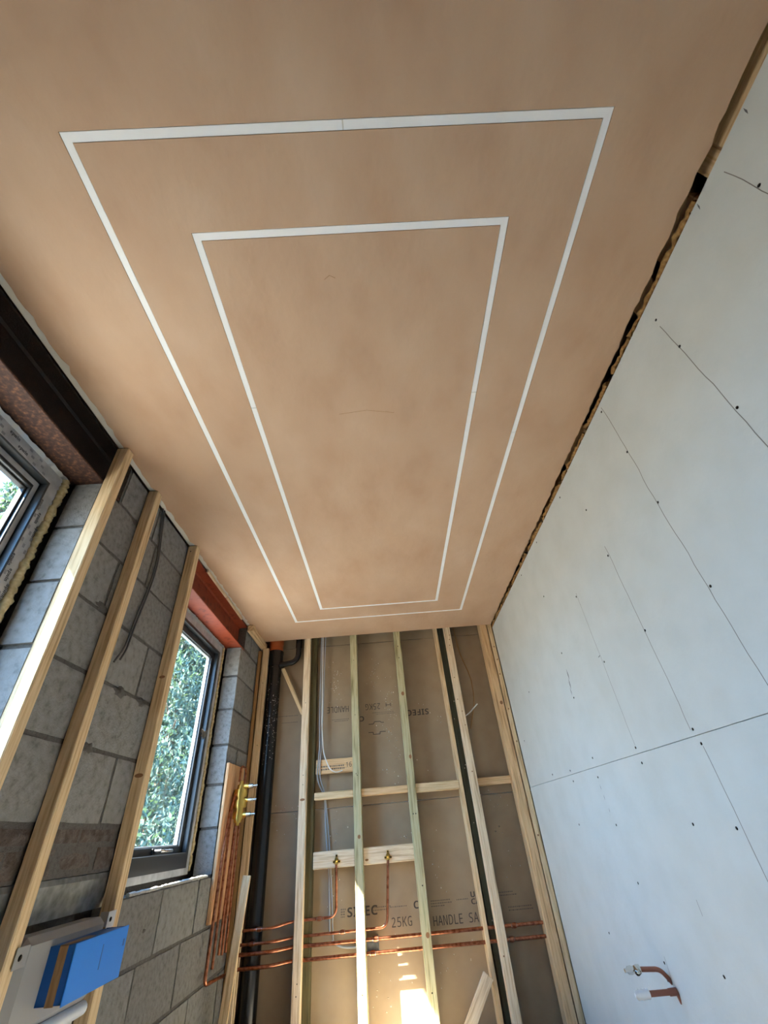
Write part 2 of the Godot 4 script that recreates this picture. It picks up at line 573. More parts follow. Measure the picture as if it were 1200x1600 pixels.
# ---------------------------------------------------------------- left wall of blocks
func block(parent: Node, z0: float, z1: float, y0: float, y1: float, m: Material, called := "block", out := 0.0) -> void:
	var st := mb()
	var g := 0.0062
	var c := Vector3(-1.135 + out + rng.randf_range(-0.0015, 0.0015), (y0 + y1) * 0.5, (z0 + z1) * 0.5)
	var s := Vector3(0.11, absf(y1 - y0) - 2 * g - rng.randf() * 0.004, absf(z1 - z0) - 2 * g - rng.randf() * 0.004)
	chipped(st, c, s)
	build(st, called, m, parent)

# a block whose arrises are worn: the front is a grid with a ragged rim
func chipped(st: SurfaceTool, c: Vector3, s: Vector3) -> void:
	var ny := maxi(2, int(s.y / 0.04))
	var nz := maxi(2, int(s.z / 0.04))
	var h := s * 0.5
	var grid := []
	for j in ny + 1:
		var row := []
		for k in nz + 1:
			var y := lerpf(-h.y, h.y, float(j) / ny)
			var z := lerpf(-h.z, h.z, float(k) / nz)
			var p := c + Vector3(0, y, z)
			var edge := j == 0 or j == ny or k == 0 or k == nz
			var n1 := lump.get_noise_3dv(p * 700.0)
			var n2 := lump.get_noise_3dv(p * 1500.0 + Vector3(90, 0, 0))
			var x := h.x + n1 * 0.0012
			if edge:
				x -= 0.003 + maxf(0.0, n2) * 0.005
				y -= signf(y) * (maxf(0.0, n1) * 0.005) if (j == 0 or j == ny) else 0.0
				z -= signf(z) * (maxf(0.0, n2) * 0.005) if (k == 0 or k == nz) else 0.0
			row.append(c + Vector3(x, y, z))
		grid.append(row)
	for j in ny:
		for k in nz:
			var a: Vector3 = grid[j][k]
			var b: Vector3 = grid[j][k + 1]
			var d: Vector3 = grid[j + 1][k + 1]
			var e: Vector3 = grid[j + 1][k]
			for t in [[a, b, d], [a, d, e]]:
				var n: Vector3 = (t[1] - t[0]).cross(t[2] - t[0]).normalized()
				if n.x < 0:
					n = -n
				tri(st, t, [n, n, n], [Vector2.ZERO, Vector2.RIGHT, Vector2.ONE])
	var rim := []
	for k in nz + 1:
		rim.append(grid[0][k])
	for j in range(1, ny + 1):
		rim.append(grid[j][nz])
	for k in range(nz - 1, -1, -1):
		rim.append(grid[ny][k])
	for j in range(ny - 1, 0, -1):
		rim.append(grid[j][0])
	for i in rim.size():
		var a: Vector3 = rim[i]
		var b: Vector3 = rim[(i + 1) % rim.size()]
		var a2 := Vector3(c.x - h.x, a.y, a.z)
		var b2 := Vector3(c.x - h.x, b.y, b.z)
		var m := (a + b) * 0.5 - c
		var n := Vector3(0, m.y, 0) if absf(m.y) / h.y > absf(m.z) / h.z else Vector3(0, 0, m.z)
		quad(st, a, b, b2, a2, n.normalized())
	quad(st, c + Vector3(-h.x, -h.y, -h.z), c + Vector3(-h.x, h.y, -h.z), c + Vector3(-h.x, h.y, h.z), c + Vector3(-h.x, -h.y, h.z), Vector3.LEFT)

func left_wall() -> void:
	var w := structure("wall_left", "grey concrete block wall with two window openings, bare mortar joints", "wall")
	# mortar core, set back from the block faces
	for r in [[-1.45, 2.6, 0.0, 0.862], [-3.765, -2.2, 0.0, 0.862], [-0.304, 2.6, 0.862, 2.2], [-2.186, -1.28, 0.955, 2.205], [-3.765, -3.207, 0.862, 2.205], [-2.09, -1.405, 2.205, 2.402], [-3.765, -3.285, 2.205, 2.402], [0.3, 2.6, 2.2, 2.402]]:
		slab("mortar", Vector3(-1.184, r[2], r[0]), Vector3(-1.0875, r[3], r[1]), M.mortar, w, 0.0)
	# outer skin with the two openings
	for r in [[-3.95, 2.75, -0.12, 0.885], [-0.355, 2.75, 0.885, 2.195], [-2.235, -1.228, 0.885, 2.195], [-3.95, -3.15, 0.885, 2.195], [-3.95, 2.75, 2.195, 2.56]]:
		slab("outer_skin", Vector3(-1.30, r[2], r[0]), Vector3(-1.276, r[3], r[1]), M.mortar, w, 0.0)
	var ms := [M.block, M.block_worn, M.block_smooth]
	var lev := [0.865, 1.09, 1.315, 1.54, 1.765, 1.99, 2.21]
	# pier between the windows
	var perps := [[], [-1.91], [-1.62], [-1.923], [-1.53], [-1.755]]
	for i in range(1, 6):
		var zs: Array = [-1.263]
		zs.append_array(perps[i])
		zs.append(-2.2)
		for k in zs.size() - 1:
			block(w, zs[k], zs[k + 1], lev[i], lev[i + 1], ms[rng.randi() % 3])
	block(w, -1.41, -1.70, 2.21, 2.402, M.block)
	block(w, -1.70, -2.085, 2.21, 2.402, M.block)
	# levelling bricks at the foot of the pier, old and stained
	for i in 2:
		var y0: float = 0.957 if i == 0 else 1.036
		var y1: float = 1.036 if i == 0 else 1.088
		var z := -1.263 - 0.1 * i
		if i == 1:
			block(w, -1.263, -1.363, y0, y1, M.brick_old, "brick")
		while z > -2.18:
			var z2: float = maxf(z - 0.225, -2.2)
			block(w, z, z2, y0, y1, M.brick_old, "brick", rng.randf_range(-0.006, 0.0))
			z = z2
	# right of the far window
	for i in range(0, 6):
		if i % 2 == 0:
			block(w, -3.19, -3.41, lev[i], lev[i + 1], ms[rng.randi() % 3])
			block(w, -3.41, -3.762, lev[i], lev[i + 1], ms[rng.randi() % 3])
		else:
			block(w, -3.19, -3.63, lev[i], lev[i + 1], ms[rng.randi() % 3])
			block(w, -3.63, -3.762, lev[i], lev[i + 1], M.block)
	block(w, -3.29, -3.45, 2.225, 2.39, M.block)
	block(w, -3.45, -3.762, 2.215, 2.402, M.block)
	# under the far window
	var low := [0.0, 0.19, 0.415, 0.64, 0.865]
	var lp := [[-2.61, -3.06, -3.5], [-2.44, -2.89, -3.34], [-2.6, -3.05, -3.5], [-2.43, -2.89, -3.34]]
	lp[3] = [-2.58, -3.03, -3.48]
	lp[2] = [-2.44, -2.89, -3.34]
	lp[1] = [-2.65, -3.1, -3.55]
	lp[0] = [-2.44, -2.89, -3.34]
	for i in 4:
		var zs: Array = [-2.2]
		zs.append_array(lp[i])
		zs.append(-3.762)
		for k in zs.size() - 1:
			block(w, zs[k], zs[k + 1], low[i], low[i + 1], ms[rng.randi() % 3])
	# left of the recess and beside the near window
	for i in 4:
		var z := 2.6 - 0.225 * (i % 2)
		if i % 2 == 1:
			block(w, 2.6, z, low[i], low[i + 1], M.block)
		while z > -1.44:
			var z2: float = maxf(z - 0.45, -1.45)
			block(w, z, z2, low[i], low[i + 1], M.block)
			z = z2
	for i in 6:
		var z := -0.32
		var z2 := 0.13 if i % 2 == 0 else -0.095
		while z < 2.59:
			block(w, z2, z, lev[i], lev[i + 1], M.block)
			z = z2
			z2 = minf(z + 0.45, 2.6)
	block(w, 0.3, 0.75, 2.21, 2.402, M.block)
	for k in 4:
		block(w, 0.75 + 0.4625 * k, 1.2125 + 0.4625 * k, 2.21, 2.402, M.block)
	# back of the recess under the galvanised lintel
	slab("recess_back", Vector3(-1.27, 0.0, -2.2), Vector3(-1.25, 0.95, -1.45), M.mortar, w, 0.0)
	# the pale mortar bed left along the far sill, lumpy
	var pts := []
	var rad := []
	var z := -2.27
	while z > -3.17:
		pts.append(Vector3(-1.098 + 0.006 * lump.get_noise_1d(z * 2500.0), 0.866, z))
		rad.append(0.0085 + 0.005 * lump.get_noise_1d(z * 4000.0 + 300.0))
		z -= 0.018
	var st := mb()
	tube(st, pts, rad, 8, true, 0.004)
	build(st, "mortar_bed", M.mortar_pale, w)
	# mortar smears
	for q in [[-1.52, 1.78, 0.05], [-1.56, 2.2, 0.045], [-1.98, 1.53, 0.05], [-1.15, 0.0, 0.0], [-2.45, 0.74, 0.03], [-1.8, 1.53, 0.06], [-1.7, 1.315, 0.05], [-2.75, 1.535, 0.06]]:
		if q[2] == 0.0:
			continue
		st = mb()
		var c := Vector3(-1.0795, q[1], q[0])
		var n := 16
		for k in n:
			var a := TAU * k / n
			var b := TAU * (k + 1) / n
			var ra: float = q[2] * (0.8 + 0.7 * lump.get_noise_2d(cos(a) * 90.0 + q[0] * 500.0, sin(a) * 90.0))
			var rb: float = q[2] * (0.8 + 0.7 * lump.get_noise_2d(cos(b) * 90.0 + q[0] * 500.0, sin(b) * 90.0))
			var pa := c + Vector3(-0.004, sin(a) * ra * 0.45, cos(a) * ra)
			var pb := c + Vector3(-0.004, sin(b) * rb * 0.45, cos(b) * rb)
			var top := c + Vector3(0.004, 0, 0)
			tri(st, [top, pa, pb], [Vector3.RIGHT, (Vector3.RIGHT + (pa - c).normalized()).normalized(), (Vector3.RIGHT + (pb - c).normalized()).normalized()], [Vector2.ZERO, Vector2.RIGHT, Vector2.ONE])
		build(st, "mortar_smear", M.mortar, w)

# ---------------------------------------------------------------- right wall of plasterboard
func right_wall() -> void:
	var w := structure("wall_right", "pale grey plasterboard wall with pencil lines and dark screw heads", "wall")
	slab("plasterboard", Vector3(0.99, 1.1719, -3.64), Vector3(1.0025, 2.372, 0.0), M.paper, w, 0.001)
	slab("plasterboard", Vector3(0.99, 1.1725, 0.003), Vector3(1.0025, 2.372, 2.6), M.paper, w, 0.001)
	slab("plasterboard", Vector3(0.99, 0.004, -3.64), Vector3(1.0025, 1.1703, -1.2), M.paper, w, 0.001)
	slab("plasterboard", Vector3(0.99, 0.004, -1.1985), Vector3(1.0025, 1.1695, 2.6), M.paper, w, 0.001)
	slab("wall_core", Vector3(1.11, 0.0, -3.95), Vector3(1.2, 2.56, 2.75), M.core_board, w)
	slab("joint_backing", Vector3(1.0032, 1.14, -3.64), Vector3(1.012, 1.2, 2.6), M.pencil, w)
	# pencil lines over the studs, drawn by hand
	for q in [[-0.36, 1.6, 2.36], [-0.756, 1.30, 2.30], [-1.17, 1.19, 2.365], [-1.56, 1.19, 1.93], [-1.535, 0.5, 1.15], [-1.955, 1.2, 1.9], [-1.945, 0.7, 0.78], [-2.345, 0.46, 0.565]]:
		var st := mb()
		var y: float = q[1]
		var prev := Vector3.ZERO
		while y < q[2]:
			var z: float = q[0] + (y - 1.6) * -0.012 + 0.006 * lump.get_noise_1d(y * 300.0 + q[0] * 900.0)
			if q[0] == -1.17:
				z += 0.007 * smoothstep(1.94, 1.97, y)
			var p := Vector3(0.9896, y, z)
			if prev != Vector3.ZERO:
				var d := Vector3(0, 0, 0.0011 if q[0] < -1.8 or q[0] > -0.5 else 0.0014)
				quad(st, prev - d, prev + d, p + d, p - d, Vector3.LEFT)
			prev = p
			y += 0.04
		build(st, "pencil_line", M.pencil, w)
	# drywall screws
	for q in [[-0.36, 2.178], [-0.76, 2.292], [-0.759, 2.133], [-0.752, 1.83], [-1.184, 2.335], [-1.174, 2.088], [-1.17, 1.838], [-1.16, 1.51], [-1.58, 2.117], [-1.573, 1.866], [-1.556, 1.528], [-1.545, 1.19], [-1.536, 1.147], [-1.97, 1.865], [-1.94, 1.532], [-1.952, 1.193], [-1.948, 1.139], [-2.36, 1.712], [-2.39, 1.486], [-2.4, 1.21], [-2.41, 1.13], [-2.377, 0.945], [-1.769, 0.942], [-1.554, 0.931], [-2.349, 0.75], [-1.944, 0.56], [-2.348, 0.52], [-3.1, 1.69], [-3.07, 1.2], [-2.75, 1.19], [-2.75, 1.14], [-3.5, 1.45], [-2.85, 0.95], [-2.86, 0.53], [-1.75, 2.33], [-2.2, 2.34], [-2.6, 2.33], [-2.35, 2.05], [-2.37, 0.47]]:
		var st := mb()
		lathe(st, Vector3(0.9902, q[1], q[0]), Vector3.LEFT, [[0.0, 0.0048], [0.0012, 0.0044], [0.0012, 0.0025], [0.0006, 0.0016]], 10)
		build(st, "screw", M.screw, w)
	# scuffs where a tool or boot struck the paper
	for q in [[-0.256, 2.35, 0.014, 1.35], [-0.457, 2.352, 0.014, 1.3], [-1.965, 1.565, 0.014, 0.1], [-2.37, 1.60, 0.03, 1.5], [-2.385, 1.555, 0.03, 1.4], [-2.40, 1.52, 0.02, 1.5], [-2.415, 1.09, 0.012, 1.5], [-2.41, 1.05, 0.012, 1.5], [-2.4, 1.0, 0.01, 1.4]]:
		var st := mb()
		var c := Vector3(0.9895, q[1], q[0])
		var d: Vector3 = Vector3(0, sin(q[3]), cos(q[3])) * q[2]
		var s: Vector3 = Vector3(0, -cos(q[3]), sin(q[3])) * q[2] * 0.22
		quad(st, c - d, c + s - d * 0.2, c + d, c - s * 0.6 + d * 0.1, Vector3.LEFT)
		build(st, "scuff", M.scuff, w)
	# the gap over the boards: head plate pieces, foam and dark voids behind the ceiling edge
	timber("wall_plate", "", "", M.pine_warm, Vector3(1.03, 2.43, 2.6), Vector3(1.03, 2.43, -0.338), 0.13, 0.05, Vector3.LEFT, "", w)
	timber("wall_plate", "", "", M.pine_warm, Vector3(1.034, 2.425, -0.341), Vector3(1.034, 2.425, -0.405), 0.12, 0.05, Vector3.LEFT, "", w)
	var z := -0.455
	while z > -3.62:
		var ln := rng.randf_range(0.10, 0.30)
		if rng.randf() < 0.62:
			timber("wall_plate", "", "", M.pine_warm if rng.randf() < 0.6 else M.pine_dull, Vector3(1.034, 2.42 + rng.randf_range(-0.01, 0.012), z), Vector3(1.034, 2.42, z - ln), rng.randf_range(0.07, 0.11), 0.05, Vector3.LEFT, "", w)
		var pts := []
		var rad := []
		var k := 0.0
		while k < ln + 0.06:
			pts.append(Vector3(0.998 + 0.008 * lump.get_noise_1d((z - k) * 3000.0), 2.392 + 0.012 * lump.get_noise_1d((z - k) * 2000.0 + 99.0), z - k))
			rad.append(maxf(0.003, 0.009 + 0.011 * lump.get_noise_1d((z - k) * 3500.0 + 40.0)))
			k += 0.014
		var st := mb()
		tube(st, pts, rad, 8, true, 0.006)
		build(st, "gap_foam", M.foam_old, w)
		z -= ln + rng.randf_range(0.05, 0.14)

# ---------------------------------------------------------------- back wall: the paper backs of the next room's boards
func back_wall() -> void:
	var w := structure("wall_back", "brown paper backs of plasterboards fixed on the far side of the stud partition", "wall")
	var zb := -3.768
	for y in [[-0.02, 1.158], [1.162, 2.362], [2.366, 2.56]]:
		slab("plasterboard", Vector3(-1.08, y[0], zb - 0.0125), Vector3(1.11, y[1], zb), M.kraft, w, 0.0012)
	slab("board_face", Vector3(-1.3, -0.05, -3.95), Vector3(1.2, 2.6, zb - 0.014), M.bare, w)
	var z := zb + 0.0006
	var up := Basis()
	var over := Basis(Vector3(0, 0, 1), PI)
	# lower board, the right way up
	words("25KG", "printed_text", M.ink, w, Vector3(-0.068, 0.523, z), 0.044, up, false, 0.93)
	words("HANDLE SAFELY", "printed_text", M.ink, w, Vector3(0.2, 0.511, z), 0.044, up, false, 0.9)
	words("SIFEC", "printed_text", M.ink, w, Vector3(-0.352, 0.592, z), 0.047, up, true, 1.15)
	words("CE", "printed_text", M.ink, w, Vector3(0.082, 0.598, z), 0.038, up, true, 1.2)
	words("UK", "printed_text", M.ink, w, Vector3(0.462, 0.622, z), 0.028, up, true, 1.3)
	words("CA", "printed_text", M.ink, w, Vector3(0.462, 0.588, z), 0.028, up, true, 1.3)
	# upper board, upside down
	words("HANDLE", "printed_text", M.ink, w, Vector3(-0.31, 1.829, z), 0.044, over, false, 0.84)
	words("25KG", "printed_text", M.ink, w, Vector3(-0.048, 1.829, z), 0.044, over, false, 0.87)
	words("C", "printed_text", M.ink, w, Vector3(-0.185, 1.742, z), 0.038, over, true, 1.2)
	words("SIFEC", "printed_text", M.ink, w, Vector3(0.345, 1.757, z), 0.044, over, true, 1.1)
	# small print and the warning and stacking marks
	for q in [[-0.18, 0.606, 0.11, 0.4], [-0.18, 0.592, 0.09, 0.4], [-0.07, 0.6, 0.11, 0.3], [0.2, 0.61, 0.12, 0.4], [0.2, 0.597, 0.13, 0.4], [0.2, 0.584, 0.08, 0.4], [0.37, 0.605, 0.08, 0.4], [0.64, 0.62, 0.1, 0.4], [0.64, 0.605, 0.12, 0.4], [0.7, 0.545, 0.15, 0.5], [0.7, 0.53, 0.16, 0.5], [-0.45, 1.752, 0.14, 0.4], [-0.43, 1.74, 0.11, 0.4], [-0.09, 1.768, 0.16, 0.3], [-0.12, 1.78, 0.17, 0.3], [-0.9, 1.81, 0.17, 0.4], [-0.86, 1.76, 0.13, 0.3], [-0.392, 0.61, 0.03, 0.8], [-0.392, 0.598, 0.028, 0.8], [-0.392, 0.586, 0.03, 0.8], [-0.392, 0.574, 0.026, 0.8]]:
		var st := mb()
		var x: float = q[0]
		while x < q[0] + q[2]:
			var l := rng.randf_range(0.004, 0.012)
			quad(st, Vector3(x, q[1] - 0.004, z), Vector3(x + l, q[1] - 0.004, z), Vector3(x + l, q[1] + 0.004 * q[3], z), Vector3(x, q[1] + 0.004 * q[3], z), Vector3.BACK)
			x += l + 0.004
		build(st, "small_print", M.ink_pale, w)
	for q in [[Vector3(0.145, 0.505, z), 0.02, 1.0], [Vector3(-0.255, 1.83, z), 0.018, -1.0]]:
		var st := mb()
		for k in 3:
			var a := PI * 0.5 + TAU * k / 3
			var b := PI * 0.5 + TAU * (k + 1) / 3
			var pa: Vector3 = q[0] + Vector3(cos(a), sin(a) * q[2], 0) * q[1] * 1.3
			var pb: Vector3 = q[0] + Vector3(cos(b), sin(b) * q[2], 0) * q[1] * 1.3
			tube(st, [pa, pb], 0.0018, 4)
		build(st, "warning_mark", M.ink, w)
	for q in [[[-0.154, 1.696], [-0.115, 1.696], [-0.105, 1.712], [-0.06, 1.712], [-0.05, 1.703], [-0.03, 1.703]], [[-0.158, 1.636], [-0.12, 1.636], [-0.12, 1.62], [-0.065, 1.62], [-0.065, 1.636], [-0.02, 1.636]], [[-0.002, 1.82], [-0.002, 1.845]], [[-0.002, 1.832], [0.03, 1.832]], [[0.035, 1.82], [0.035, 1.845]]]:
		var st := mb()
		for k in q.size() - 1:
			tube(st, [Vector3(q[k][0], q[k][1], z), Vector3(q[k + 1][0], q[k + 1][1], z)], 0.0025, 4)
		build(st, "stacking_mark", M.ink, w)
	# plaster splashes flicked on the paper
	var fields := [[-0.42, 2.03, 0.05, 0.16, 34], [-0.09, 2.06, 0.05, 0.14, 16], [0.02, 1.78, 0.06, 0.2, 34], [0.06, 1.55, 0.1, 0.16, 24], [0.0, 1.3, 0.12, 0.14, 14], [0.4, 1.72, 0.12, 0.1, 8], [-0.42, 1.05, 0.06, 0.08, 8], [0.06, 0.98, 0.06, 0.03, 8], [-0.8, 1.1, 0.12, 0.1, 10], [0.25, 0.7, 0.1, 0.4, 16], [0.75, 0.9, 0.1, 0.4, 16], [-0.45, 0.75, 0.1, 0.2, 12], [-0.1, 0.25, 0.12, 0.15, 12], [0.35, 0.35, 0.1, 0.1, 8]]
	for f in fields:
		var st := mb()
		for k in f[4]:
			var c := Vector3(rng.randfn(f[0], f[2] * 0.6), rng.randfn(f[1], f[3] * 0.6), z)
			var r := rng.randf_range(0.002, 0.0055)
			lathe(st, c - Vector3(0, 0, 0.001), Vector3.BACK, [[0.0, r], [0.0012, r * 0.8], [0.0018, r * 0.3]], 6)
		var o := build(st, "plaster_splash", M.splash, w)
		o.set_meta("kind", "stuff")

# ---------------------------------------------------------------- windows
# a mitred ring in the plane of the left wall
func ring(st: SurfaceTool, z0: float, z1: float, y0: float, y1: float, wz: float, wb: float, wt: float, xb: float, xf: float) -> void:
	var o := [Vector2(z0, y0), Vector2(z1, y0), Vector2(z1, y1), Vector2(z0, y1)]
	var i := [Vector2(z0 - wz, y0 + wb), Vector2(z1 + wz, y0 + wb), Vector2(z1 + wz, y1 - wt), Vector2(z0 - wz, y1 - wt)]
	var ch := 0.003
	var out_n := [Vector3.DOWN, Vector3.FORWARD, Vector3.UP, Vector3.BACK]
	for k in 4:
		var m := (k + 1) % 4
		var P := func(v: Vector2, x: float) -> Vector3: return Vector3(x, v.y, v.x)
		var ik: Vector2 = i[k].move_toward(o[k], ch)
		var im: Vector2 = i[m].move_toward(o[m], ch)
		quad(st, P.call(o[k], xf), P.call(o[m], xf), P.call(im, xf), P.call(ik, xf), Vector3.RIGHT)
		quad(st, P.call(ik, xf), P.call(im, xf), P.call(i[m], xf - ch), P.call(i[k], xf - ch), (Vector3.RIGHT - out_n[k]).normalized())
		quad(st, P.call(i[k], xf - ch), P.call(i[m], xf - ch), P.call(i[m], xb), P.call(i[k], xb), -out_n[k])
		quad(st, P.call(o[k], xf), P.call(o[m], xf), P.call(o[m], xb), P.call(o[k], xb), out_n[k])
		quad(st, P.call(o[k], xb), P.call(o[m], xb), P.call(i[m], xb), P.call(i[k], xb), Vector3.LEFT)

func window(n: int, z0: float, z1: float, filmed: bool, label: String) -> void:
	var w := structure("window_%d" % n, label, "window")
	var y0 := 0.885
	var y1 := 2.195
	var wb := 0.1
	var fw := 0.052 if filmed else 0.066
	var sw := 0.026 if filmed else 0.03
	var st := mb()
	ring(st, z0, z1, y0, y1, fw, wb, 0.066, -1.276, -1.205)
	build(st, "frame", M.anthracite, w)
	# protective film on the room face of the frame
	st = mb()
	ring(st, z0, z1, y0, y1, 0.047 if filmed else 0.034, 0.03, 0.060 if filmed else 0.05, -1.2049, -1.2042)
	build(st, "protective_film", M.film, w)
	# sash, set back, with its own strip of film, then gasket and glass
	st = mb()
	ring(st, z0 - fw - 0.0005, z1 + fw + 0.0005, y0 + wb + 0.0005, y1 - 0.0665, sw, 0.032, 0.036, -1.275, -1.236)
	build(st, "sash", M.anthracite, w)
	st = mb()
	ring(st, z0 - fw - 0.004, z1 + fw + 0.004, y0 + wb + 0.004, y1 - 0.070, 0.018, 0.012, 0.02, -1.2359, -1.2352)
	build(st, "sash_film", M.film if filmed else M.anthracite, w)
	st = mb()
	ring(st, z0 - fw - sw - 0.001, z1 + fw + sw + 0.001, y0 + wb + 0.033, y1 - 0.103, 0.006, 0.006, 0.006, -1.272, -1.250)
	build(st, "gasket", M.membrane if not filmed else M.gasket, w)
	st = mb()
	var g := [z0 - fw - sw - 0.003, z1 + fw + sw + 0.003, y0 + wb + 0.035, y1 - 0.105]
	quad(st, Vector3(-1.262, g[2], g[0]), Vector3(-1.262, g[2], g[1]), Vector3(-1.262, g[3], g[1]), Vector3(-1.262, g[3], g[0]), Vector3.RIGHT)
	build(st, "pane", M.glass, w)
	# lever handle on the bottom rail
	var hz := (z0 + z1) * 0.5 - 0.03
	st = mb()
	box2(st, Vector3(-1.236, y0 + wb + 0.003, hz - 0.018), Vector3(-1.226, y0 + wb + 0.028, hz + 0.018), 0.003)
	tube(st, [Vector3(-1.226, y0 + wb + 0.016, hz), Vector3(-1.19, y0 + wb + 0.016, hz)], 0.009, 12)
	build(st, "handle_base", M.gasket, w)
	st = mb()
	tube(st, bent([Vector3(-1.195, y0 + wb + 0.016, hz), Vector3(-1.185, y0 + wb + 0.016, hz - 0.012), Vector3(-1.188, y0 + wb + 0.014, hz - 0.06), Vector3(-1.192, y0 + wb + 0.014, hz - 0.13)], 0.01), 0.0065, 10)
	build(st, "handle", M.chrome, w)
	# dirt and splashes on the pane
	if not filmed:
		st = mb()
		for k in 70:
			var c := Vector3(-1.2612, rng.randf_range(g[2] + 0.01, g[2] + 0.5), rng.randf_range(g[1], g[0]))
			lathe(st, c, Vector3.RIGHT, [[0.0, 0.0018], [0.0006, rng.randf_range(0.0008, 0.0022)]], 6)
		var o := build(st, "plaster_splash", M.splash, w)
		o.set_meta("kind", "stuff")
	if filmed:
		# printing on the film, reading down the far jamb and along the head
		var x := -1.2038
		var down := Basis(Vector3(0, -1, 0), Vector3(0, 0, -1), Vector3(1, 0, 0))
		var along := Basis(Vector3(0, 0, -1), Vector3(0, 1, 0), Vector3(1, 0, 0))
		var y := 2.06
		while y > 1.0:
			for k in 3:
				words("epwin", "film_lettering", M.film_ink, w, Vector3(x, y - 0.05 * k, z1 + 0.043 - 0.017 * k), 0.0125, down, true, 0.9)
			for k in 9:
				st = mb()
				var c := Vector3(x, y - 0.07 - 0.017 * k, z1 + 0.042 - 0.016 * (k % 3))
				box2(st, c - Vector3(0.0002, 0.007, 0.0045), c + Vector3(0.0002, 0.007, 0.0045), 0.0)
				build(st, "film_print", M.film_bar, w)
			y -= 0.23
		var zz := -0.35
		while zz > z1 + 0.12:
			words("epwin", "film_lettering", M.film_ink, w, Vector3(x, 2.172, zz), 0.0125, along, true, 0.9)
			words("epwin", "film_lettering", M.film_ink, w, Vector3(x, 2.152, zz - 0.05), 0.0125, along, true, 0.9)
			for k in 6:
				st = mb()
				var c := Vector3(x, 2.178 - 0.017 * (k % 3), zz - 0.1 - 0.017 * k)
				box2(st, c - Vector3(0.0002, 0.0045, 0.007), c + Vector3(0.0002, 0.0045, 0.007), 0.0)
				build(st, "film_print", M.film_bar, w)
			zz -= 0.2

func foam_bead(label: String, z: float, y0: float, y1: float, r: float, group: String) -> void:
	var pts := []
	var rad := []
	var y := y0
	while y < y1:
		pts.append(Vector3(-1.203 + 0.006 * lump.get_noise_1d(y * 2500.0), y, z + 0.007 * lump.get_noise_1d(y * 1800.0 + 50.0)))
		rad.append(r * (1.0 + 0.6 * lump.get_noise_1d(y * 4200.0 + 500.0)))
		y += 0.008
	var st := mb()
	tube(st, pts, rad, 10, true, r * 0.5)
	tag(build(st, "expanding_foam", M.foam), label, "foam", group, "thing")

func windows() -> void:
	window(1, -0.355, -1.228, true, "near black window with printed grey protective film on its frame")
	window(2, -2.235, -3.15, false, "far black window above the block sill, lever handle on its bottom rail")
	foam_bead("thick cream expanding foam bead down the edge of the filmed window", -1.238, 0.9, 2.2, 0.015, "foam beads round the windows")
	foam_bead("thin broken cream foam bead between the far window and its reveal blocks", -3.163, 0.9, 2.2, 0.010, "foam beads round the windows")
	for q in [[-0.355, -1.235, "window_head_tape", "crinkled silver tape along the top of the filmed window"], [-2.235, -3.16, "window_head_tape", "thin pale tape along the top of the far window, under the red beam"]]:
		var st := mb()
		var n := 60
		for k in n:
			var a := lerpf(q[0], q[1], float(k) / n)
			var b := lerpf(q[0], q[1], float(k + 1) / n)
			var ya := 2.197 + 0.004 * lump.get_noise_1d(a * 2200.0)
			var yb := 2.197 + 0.004 * lump.get_noise_1d(b * 2200.0)
			var xa := -1.192 + 0.006 * lump.get_noise_1d(a * 1700.0 + 70.0)
			var xb := -1.192 + 0.006 * lump.get_noise_1d(b * 1700.0 + 70.0)
			var n1 := Vector3(0.7, -0.7, 0.2 * (ya - yb) * 400.0).normalized()
			quad(st, Vector3(-1.205, 2.188, a), Vector3(-1.205, 2.188, b), Vector3(xb, yb, b), Vector3(xa, ya, a), n1)
			quad(st, Vector3(xa, ya, a), Vector3(xb, yb, b), Vector3(xb - 0.004, yb + 0.005, b), Vector3(xa - 0.004, ya + 0.005, a), Vector3.RIGHT)
		tag(build(st, q[2], M.membrane), q[3], "tape", "", "thing")

